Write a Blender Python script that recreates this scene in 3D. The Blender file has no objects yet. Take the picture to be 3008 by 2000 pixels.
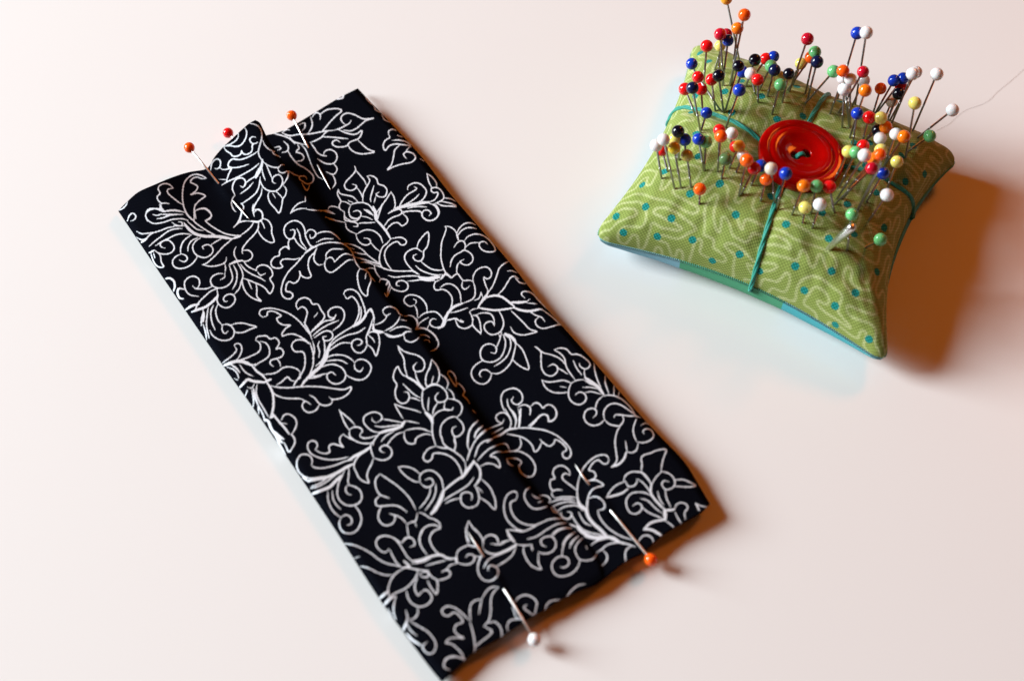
import bpy, bmesh, math, random
import numpy as np
from mathutils import Vector, Matrix
from mathutils.bvhtree import BVHTree

S = bpy.context.scene
COL = S.collection
MM = 0.001

# ------------------------------------------------------------------ camera
FPX, CX, CY, CAMH = 4195.0, 1504.0, 1000.0, 0.388      # photograph: 3008 x 2000 pixels
PITCH = math.radians(56.8)
SP, CP = math.sin(PITCH), math.cos(PITCH)
cam_data = bpy.data.cameras.new('camera')
cam_data.sensor_width = 23.6
cam_data.lens = 23.6 * FPX / 3008.0
cam_data.clip_start = 0.01
cam_data.clip_end = 20.0
cam_data.dof.use_dof = True
cam_data.dof.focus_distance = 0.482
cam_data.dof.aperture_fstop = 4.8
cam = bpy.data.objects.new('camera', cam_data)
cam.location = (0, 0, CAMH)
cam.rotation_euler = (math.pi / 2 - PITCH, 0, 0)
COL.objects.link(cam)
S.camera = cam

# ------------------------------------------------------------------ light of the room
world = bpy.data.worlds.new('World'); S.world = world
world.use_nodes = True
bg = world.node_tree.nodes['Background']
bg.inputs[0].default_value = (1.0, 0.26, 0.040, 1)      # dim tungsten-lit room
bg.inputs[1].default_value = 0.085

def area(name, loc, target, sx, sy, power, color):
    d = bpy.data.lights.new(name, 'AREA'); d.shape = 'RECTANGLE'
    d.size, d.size_y, d.energy, d.color = sx, sy, power, color
    o = bpy.data.objects.new(name, d); COL.objects.link(o)
    o.location = loc
    o.rotation_euler = (Vector(target) - Vector(loc)).to_track_quat('-Z', 'Y').to_euler()
    return o

area('window_light', (-2.38, 0.72, 1.10), (0.02, 0.27, 0), 1.10, 1.35, 178.0, (0.89, 0.972, 1.0))
area('ceiling_lamp', (1.05, 1.28, 1.25), (0.05, 0.28, 0), 0.32, 0.32, 8.6, (1.0, 0.22, 0.024))

vs = S.view_settings
vs.view_transform = 'Standard'; vs.look = 'None'; vs.exposure = 0.0; vs.gamma = 1.0
vs.use_curve_mapping = False
S.render.film_transparent = False

# ------------------------------------------------------------------ pixel <-> place
def ray(px, py):
    x = (np.asarray(px, float) - CX) / FPX; y = -(np.asarray(py, float) - CY) / FPX
    return np.stack([x, CP + y * SP, -SP + y * CP], -1)

def at(px, py, z):
    """point at height z (metres) seen at photograph pixel px, py"""
    d = ray(px, py); k = (np.asarray(z, float) - CAMH) / d[..., 2]
    p = d * k[..., None]; p[..., 2] += CAMH
    return p

def pix(p):
    p = np.asarray(p, float); q = p - np.array([0, 0, CAMH])
    w = q[..., 1] * CP - q[..., 2] * SP
    v = q[..., 1] * SP + q[..., 2] * CP
    return CX + FPX * q[..., 0] / w, CY - FPX * v / w

def tiles(text):
    o = (0, 0)
    for ln in text.strip().splitlines():
        t = ln.split()
        if t[0] == 'T': o = (float(t[1]), float(t[2])); continue
        yield o, t

# ------------------------------------------------------------------ helpers
def link(name, me, mat=None, parent=None):
    o = bpy.data.objects.new(name, me); COL.objects.link(o)
    if mat is not None: me.materials.clear(); me.materials.append(mat)
    if parent is not None: o.parent = parent
    return o

def tag(o, label, cat, group=None, kind=None):
    if label: o['label'] = label
    if cat: o['category'] = cat
    if group: o['group'] = group
    if kind: o['kind'] = kind
    return o

def empty(name, loc=(0, 0, 0)):
    o = bpy.data.objects.new(name, None); o.empty_display_size = 0.01
    o.location = loc; COL.objects.link(o); return o

def mesh_np(name, V, F, smooth=True):
    V = np.asarray(V, np.float32).reshape(-1, 3); F = np.asarray(F, np.int32)
    me = bpy.data.meshes.new(name)
    n = len(F); k = F.shape[1]
    me.vertices.add(len(V)); me.vertices.foreach_set('co', V.ravel())
    me.loops.add(n * k); me.loops.foreach_set('vertex_index', F.ravel())
    me.polygons.add(n)
    me.polygons.foreach_set('loop_start', np.arange(0, n * k, k, dtype=np.int32))
    me.polygons.foreach_set('use_smooth', np.full(n, smooth, bool))
    me.update(calc_edges=True); me.validate()
    return me

def grid_faces(n, m, flip=False, wrap=False):
    i, j = np.meshgrid(np.arange(n - 1), np.arange(m if wrap else m - 1), indexing='ij')
    j2 = (j + 1) % m
    a = i * m + j; b = i * m + j2; c = (i + 1) * m + j2; d = (i + 1) * m + j
    F = np.stack([a, b, c, d], -1).reshape(-1, 4)
    return F[:, ::-1] if flip else F

def add_attr(me, name, vals):
    a = me.attributes.new(name, 'FLOAT', 'POINT'); a.data.foreach_set('value', np.asarray(vals, np.float32).ravel())

def add_uv(me, uv):
    li = np.empty(len(me.loops), np.int32); me.loops.foreach_get('vertex_index', li)
    l = me.uv_layers.new(name='cloth'); l.data.foreach_set('uv', np.asarray(uv, np.float32)[li].ravel())

def polyline(pts, n, closed=False):
    """n points evenly spaced along a smooth curve through pts"""
    P = np.asarray(pts, float)
    d = np.r_[0, np.cumsum(np.linalg.norm(np.diff(P, axis=0), axis=1))]
    Q = []
    A = np.vstack([2 * P[0] - P[1], P, 2 * P[-1] - P[-2]])
    for i in range(1, len(A) - 2):
        p0, p1, p2, p3 = A[i - 1:i + 3]
        for t in np.linspace(0, 1, 9)[:-1]:
            Q.append(0.5 * ((2 * p1) + (p2 - p0) * t + (2 * p0 - 5 * p1 + 4 * p2 - p3) * t * t + (3 * p1 - p0 - 3 * p2 + p3) * t ** 3))
    Q.append(P[-1]); Q = np.array(Q)
    s = np.r_[0, np.cumsum(np.linalg.norm(np.diff(Q, axis=0), axis=1))]
    t = np.linspace(0, s[-1], n)
    return np.stack([np.interp(t, s, Q[:, k]) for k in range(Q.shape[1])], -1)

def tube(path, radius, sides=8, cap=True):
    """verts, faces of a tube along path; radius scalar or per point"""
    P = np.asarray(path, float); n = len(P)
    R = np.broadcast_to(np.asarray(radius, float), (n,))
    T = np.gradient(P, axis=0); T /= np.linalg.norm(T, axis=1)[:, None] + 1e-12
    up = np.array([0, 0, 1.0])
    if abs(T[0] @ up) > 0.9: up = np.array([1.0, 0, 0])
    N = up - T * (T @ up)[:, None]; N /= np.linalg.norm(N, axis=1)[:, None]
    B = np.cross(T, N)
    a = np.linspace(0, 2 * math.pi, sides, endpoint=False)
    V = P[:, None] + R[:, None, None] * (np.cos(a)[None, :, None] * N[:, None] + np.sin(a)[None, :, None] * B[:, None])
    F = grid_faces(n, sides, wrap=True)
    V = V.reshape(-1, 3)
    if cap:
        c0, c1 = len(V), len(V) + 1
        V = np.vstack([V, P[0], P[-1]])
        ex = [[c0, (j + 1) % sides, j, j] for j in range(sides)] + [[c1, (n - 1) * sides + j, (n - 1) * sides + (j + 1) % sides, (n - 1) * sides + (j + 1) % sides] for j in range(sides)]
        return V, [list(f) for f in F] + [f[:3] for f in ex]
    return V, [list(f) for f in F]

def tube_obj(name, path, radius, mat, parent=None, sides=8):
    V, F = tube(path, radius, sides)
    me = bpy.data.meshes.new(name); me.from_pydata([tuple(v) for v in V], [], F)
    for p in me.polygons: p.use_smooth = True
    return link(name, me, mat, parent)

def lathe(profile, seg=64):
    """profile: list of (r, z); closed at r = 0 ends"""
    V, F = [], []
    for r, z in profile:
        for k in range(seg):
            a = 2 * math.pi * k / seg; V.append((r * math.cos(a), r * math.sin(a), z))
    F = [list(f) for f in grid_faces(len(profile), seg, wrap=True)]
    return V, F

def smoothstep(a, b, x):
    t = np.clip((x - a) / (b - a), 0, 1); return t * t * (3 - 2 * t)

def value_noise(x, y, seed=0):
    """smooth 2-d noise in about -1..1"""
    rng = np.random.RandomState(seed); g = rng.rand(64, 64) * 2 - 1
    xi = np.floor(x).astype(int); yi = np.floor(y).astype(int); fx = x - xi; fy = y - yi
    fx = fx * fx * (3 - 2 * fx); fy = fy * fy * (3 - 2 * fy)
    s = lambda i, j: g[i % 64, j % 64]
    return (s(xi, yi) * (1 - fx) + s(xi + 1, yi) * fx) * (1 - fy) + (s(xi, yi + 1) * (1 - fx) + s(xi + 1, yi + 1) * fx) * fy

# ------------------------------------------------------------------ materials
class NT:
    def __init__(self, name):
        self.m = bpy.data.materials.new(name); self.m.use_nodes = True
        self.t = self.m.node_tree; self.b = self.t.nodes['Principled BSDF']
    def n(self, kind, **kw):
        o = self.t.nodes.new(kind)
        for k, v in kw.items():
            if k.startswith('i_'): o.inputs[k[2:].replace('_', ' ')].default_value = v
            else: setattr(o, k, v)
        return o
    def l(self, a, b): self.t.links.new(a, b)
    def math(self, op, a, b=None, c=None, clamp=False):
        o = self.t.nodes.new('ShaderNodeMath'); o.operation = op; o.use_clamp = clamp
        for i, v in enumerate((a, b, c)):
            if v is None: continue
            if isinstance(v, (int, float)): o.inputs[i].default_value = v
            else: self.l(v, o.inputs[i])
        return o.outputs[0]
    def mix(self, f, a, b, mode='MIX'):
        o = self.t.nodes.new('ShaderNodeMix'); o.data_type = 'RGBA'; o.blend_type = mode
        for s, v in ((o.inputs[0], f), (o.inputs[6], a), (o.inputs[7], b)):
            if isinstance(v, (int, float)): s.default_value = v
            elif isinstance(v, tuple): s.default_value = v + (1,) if len(v) == 3 else v
            else: self.l(v, s)
        return o.outputs[2]
    def ramp(self, v, a, b):
        o = self.t.nodes.new('ShaderNodeMapRange'); o.interpolation_type = 'SMOOTHSTEP'
        self.l(v, o.inputs[0]); o.inputs[1].default_value = a; o.inputs[2].default_value = b
        return o.outputs[0]
    def set(self, **kw):
        for k, v in kw.items():
            s = self.b.inputs[k.replace('_', ' ')]
            if isinstance(v, tuple): s.default_value = v + (1,) if len(v) == 3 else v
            elif isinstance(v, (int, float)): s.default_value = v
            else: self.l(v, s)
    def bump(self, h, strength, dist):
        o = self.t.nodes.new('ShaderNodeBump'); o.inputs['Strength'].default_value = strength; o.inputs['Distance'].default_value = dist
        self.l(h, o.inputs['Height']); self.l(o.outputs[0], self.b.inputs['Normal'])
    def noise(self, vec, scale, detail=2.0, rough=0.5):
        o = self.n('ShaderNodeTexNoise'); o.inputs['Scale'].default_value = scale; o.inputs['Detail'].default_value = detail
        o.inputs['Roughness'].default_value = rough
        self.l(vec, o.inputs['Vector']); return o.outputs[0]

def weave(nt, vec, pitch):
    """over-under plain weave height 0..1 in cloth millimetres (vec in mm)"""
    sep = nt.n('ShaderNodeSeparateXYZ'); nt.l(vec, sep.inputs[0])
    k = math.pi / pitch
    u = nt.math('SINE', nt.math('MULTIPLY', sep.outputs[0], k)); v = nt.math('SINE', nt.math('MULTIPLY', sep.outputs[1], k))
    return nt.math('MULTIPLY_ADD', nt.math('MULTIPLY', u, v), 0.5, 0.5)

def mat_table():
    nt = NT('white_table_paint')
    tc = nt.n('ShaderNodeTexCoord')
    big = nt.noise(tc.outputs['Object'], 5.0, 3)
    sp = nt.n('ShaderNodeTexVoronoi'); sp.inputs['Scale'].default_value = 17.0; nt.l(tc.outputs['Object'], sp.inputs['Vector'])
    speck = nt.ramp(sp.outputs['Distance'], 0.016, 0.008)
    rnd = nt.n('ShaderNodeSeparateColor'); nt.l(sp.outputs['Color'], rnd.inputs[0])
    speck = nt.math('MULTIPLY', speck, nt.math('GREATER_THAN', rnd.outputs[0], 0.55))
    s2 = nt.n('ShaderNodeTexVoronoi'); s2.inputs['Scale'].default_value = 52.0; nt.l(tc.outputs['Object'], s2.inputs['Vector'])
    r2 = nt.n('ShaderNodeSeparateColor'); nt.l(s2.outputs['Color'], r2.inputs[0])
    dust = nt.math('MULTIPLY', nt.ramp(s2.outputs['Distance'], 0.022, 0.010), nt.math('GREATER_THAN', r2.outputs[1], 0.72))
    speck = nt.math('MAXIMUM', nt.math('MULTIPLY', speck, 0.5), nt.math('MULTIPLY', dust, 0.22))
    col = nt.mix(big, (0.83, 0.825, 0.82), (0.80, 0.795, 0.79))
    col = nt.mix(speck, col, (0.28, 0.24, 0.21))
    fine = nt.noise(tc.outputs['Object'], 900.0, 2)
    nt.set(Base_Color=col, Roughness=nt.math('MULTIPLY_ADD', big, 0.08, 0.16), IOR=1.5)
    nt.bump(fine, 0.02, 0.0002)
    return nt.m

def mat_print():
    nt = NT('black_cotton_scroll_print')
    uv = nt.n('ShaderNodeUVMap', uv_map='cloth')
    at_ = nt.n('ShaderNodeAttribute', attribute_name='print_distance')
    w = weave(nt, uv.outputs[0], 0.36)
    nz = nt.noise(uv.outputs[0], 1.6, 2)
    d = nt.math('ADD', at_.outputs['Fac'], nt.math('MULTIPLY_ADD', w, 1.5, -0.75))
    d = nt.math('ADD', d, nt.math('MULTIPLY_ADD', nz, 1.6, -0.8))
    f = nt.ramp(d, 0.7, -0.7)
    ink = nt.mix(w, (0.56, 0.58, 0.63), (0.84, 0.86, 0.91))
    ground = nt.mix(w, (0.0014, 0.0017, 0.0034), (0.0050, 0.0056, 0.0090))
    lint = nt.noise(uv.outputs[0], 0.9, 4, 0.7)
    ground = nt.mix(nt.ramp(lint, 0.62, 0.78), ground, (0.014, 0.015, 0.019))
    nt.set(Base_Color=nt.mix(f, ground, ink), Roughness=0.86)
    nt.b.inputs['Specular IOR Level'].default_value = 0.0
    nt.bump(w, 0.35, 0.00012)
    return nt.m

def mat_black():
    nt = NT('black_cotton_plain')
    tc = nt.n('ShaderNodeTexCoord'); v = nt.noise(tc.outputs['Object'], 3000.0, 2)
    nt.set(Base_Color=nt.mix(v, (0.002, 0.002, 0.003), (0.006, 0.006, 0.009)), Roughness=0.9)
    nt.b.inputs['Specular IOR Level'].default_value = 0.1
    return nt.m

def mat_green():
    nt = NT('green_dotted_cotton')
    uv = nt.n('ShaderNodeUVMap', uv_map='cloth')
    dot = nt.n('ShaderNodeAttribute', attribute_name='dot_distance')
    w = weave(nt, uv.outputs[0], 0.62)
    blot = nt.noise(uv.outputs[0], 0.16, 3)
    vine = nt.n('ShaderNodeAttribute', attribute_name='vine_distance')
    fz = nt.noise(uv.outputs[0], 1.1, 2)
    vd = nt.math('ADD', vine.outputs['Fac'], nt.math('MULTIPLY_ADD', fz, 0.7, -0.35))
    line = nt.ramp(vd, 0.35, -0.35)
    green = nt.mix(blot, (0.250, 0.330, 0.068), (0.315, 0.385, 0.10))
    col = nt.mix(nt.math('MULTIPLY', line, nt.math('MULTIPLY_ADD', blot, 0.9, 0.30, clamp=True)), green, (0.56, 0.60, 0.30))
    teal = nt.mix(w, (0.0, 0.17, 0.16), (0.01, 0.33, 0.31))
    dd = nt.math('ADD', dot.outputs['Fac'], nt.math('MULTIPLY_ADD', w, 1.8, -0.9))
    col = nt.mix(nt.ramp(dd, 1.0, -1.0), col, teal)
    dark = nt.mix(1.0, col, (0.56, 0.57, 0.46), 'MULTIPLY')
    col = nt.mix(w, dark, col)
    nt.set(Base_Color=col, Roughness=0.85)
    nt.b.inputs['Specular IOR Level'].default_value = 0.2
    nt.b.inputs['Sheen Weight'].default_value = 0.05
    nt.bump(w, 0.5, 0.0002)
    return nt.m

def mat_cloth(name, c, pitch=0.42):
    nt = NT(name)
    uv = nt.n('ShaderNodeUVMap', uv_map='cloth'); w = weave(nt, uv.outputs[0], pitch)
    nt.set(Base_Color=nt.mix(w, tuple(0.8 * x for x in c), c), Roughness=0.8)
    nt.bump(w, 0.3, 0.0001)
    return nt.m

def mat_thread(name, c):
    nt = NT(name)
    tc = nt.n('ShaderNodeTexCoord')
    v = nt.noise(tc.outputs['Object'], 2500.0, 2)
    nt.set(Base_Color=nt.mix(v, tuple(0.45 * x for x in c), c), Roughness=0.55)
    nt.b.inputs['Sheen Weight'].default_value = 0.2
    nt.bump(v, 0.5, 0.0003)
    return nt.m

def mat_gloss(name, c, rough=0.03, sss=0.25, rim=None):
    nt = NT(name)
    tc = nt.n('ShaderNodeTexCoord'); v = nt.noise(tc.outputs['Object'], 400.0, 3)
    nt.set(Base_Color=nt.mix(v, tuple(0.93 * x for x in c), c), Roughness=nt.math('MULTIPLY_ADD', v, 0.06, rough), IOR=1.5)
    nt.b.inputs['Subsurface Weight'].default_value = sss
    nt.b.inputs['Subsurface Radius'].default_value = (1.0, 0.6, 0.5)
    nt.b.inputs['Subsurface Scale'].default_value = 0.0012
    return nt.m

def mat_steel(name='pin_steel', c=(0.40, 0.39, 0.37), rough=0.28):
    nt = NT(name)
    tc = nt.n('ShaderNodeTexCoord'); v = nt.noise(tc.outputs['Object'], 1500.0, 2)
    nt.set(Base_Color=nt.mix(v, tuple(0.75 * x for x in c), c), Metallic=1.0, Roughness=nt.math('MULTIPLY_ADD', v, 0.15, rough))
    return nt.m

M_PRINT, M_BLACK, M_GREEN = mat_print(), mat_black(), mat_green()
M_STEEL = mat_steel()
M_TEAL = mat_thread('teal_embroidery_thread', (0.0, 0.36, 0.27))
M_BLUECLOTH = mat_cloth('pale_blue_cotton', (0.20, 0.42, 0.52))
M_GREENCLOTH = mat_cloth('sea_green_cotton', (0.06, 0.31, 0.16))
M_CYANCLOTH = mat_cloth('turquoise_cotton', (0.06, 0.40, 0.45))
M_STITCH_G = mat_thread('green_sewing_thread', (0.08, 0.50, 0.32))
M_STITCH_C = mat_thread('blue_sewing_thread', (0.28, 0.66, 0.74))
HEADS = {
    'red': (0.80, 0.008, 0.010), 'crimson': (0.55, 0.006, 0.028), 'dark_red': (0.48, 0.004, 0.006),
    'vermilion': (0.98, 0.125, 0.008), 'orange': (0.86, 0.20, 0.008), 'amber': (0.84, 0.36, 0.025),
    'yellow': (0.72, 0.54, 0.03), 'pale_yellow': (0.78, 0.68, 0.17), 'dull_yellow': (0.50, 0.42, 0.10),
    'green': (0.16, 0.52, 0.20), 'dull_green': (0.14, 0.26, 0.10), 'blue': (0.006, 0.040, 0.44),
    'navy': (0.004, 0.010, 0.055), 'black': (0.002, 0.003, 0.010), 'white': (0.80, 0.79, 0.80), 'cream': (0.72, 0.62, 0.50),
}
M_HEAD = {k: mat_gloss(k + '_pin_glass', c, sss=0.0 if k in ('black', 'navy', 'blue') else 0.6) for k, c in HEADS.items()}

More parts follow.
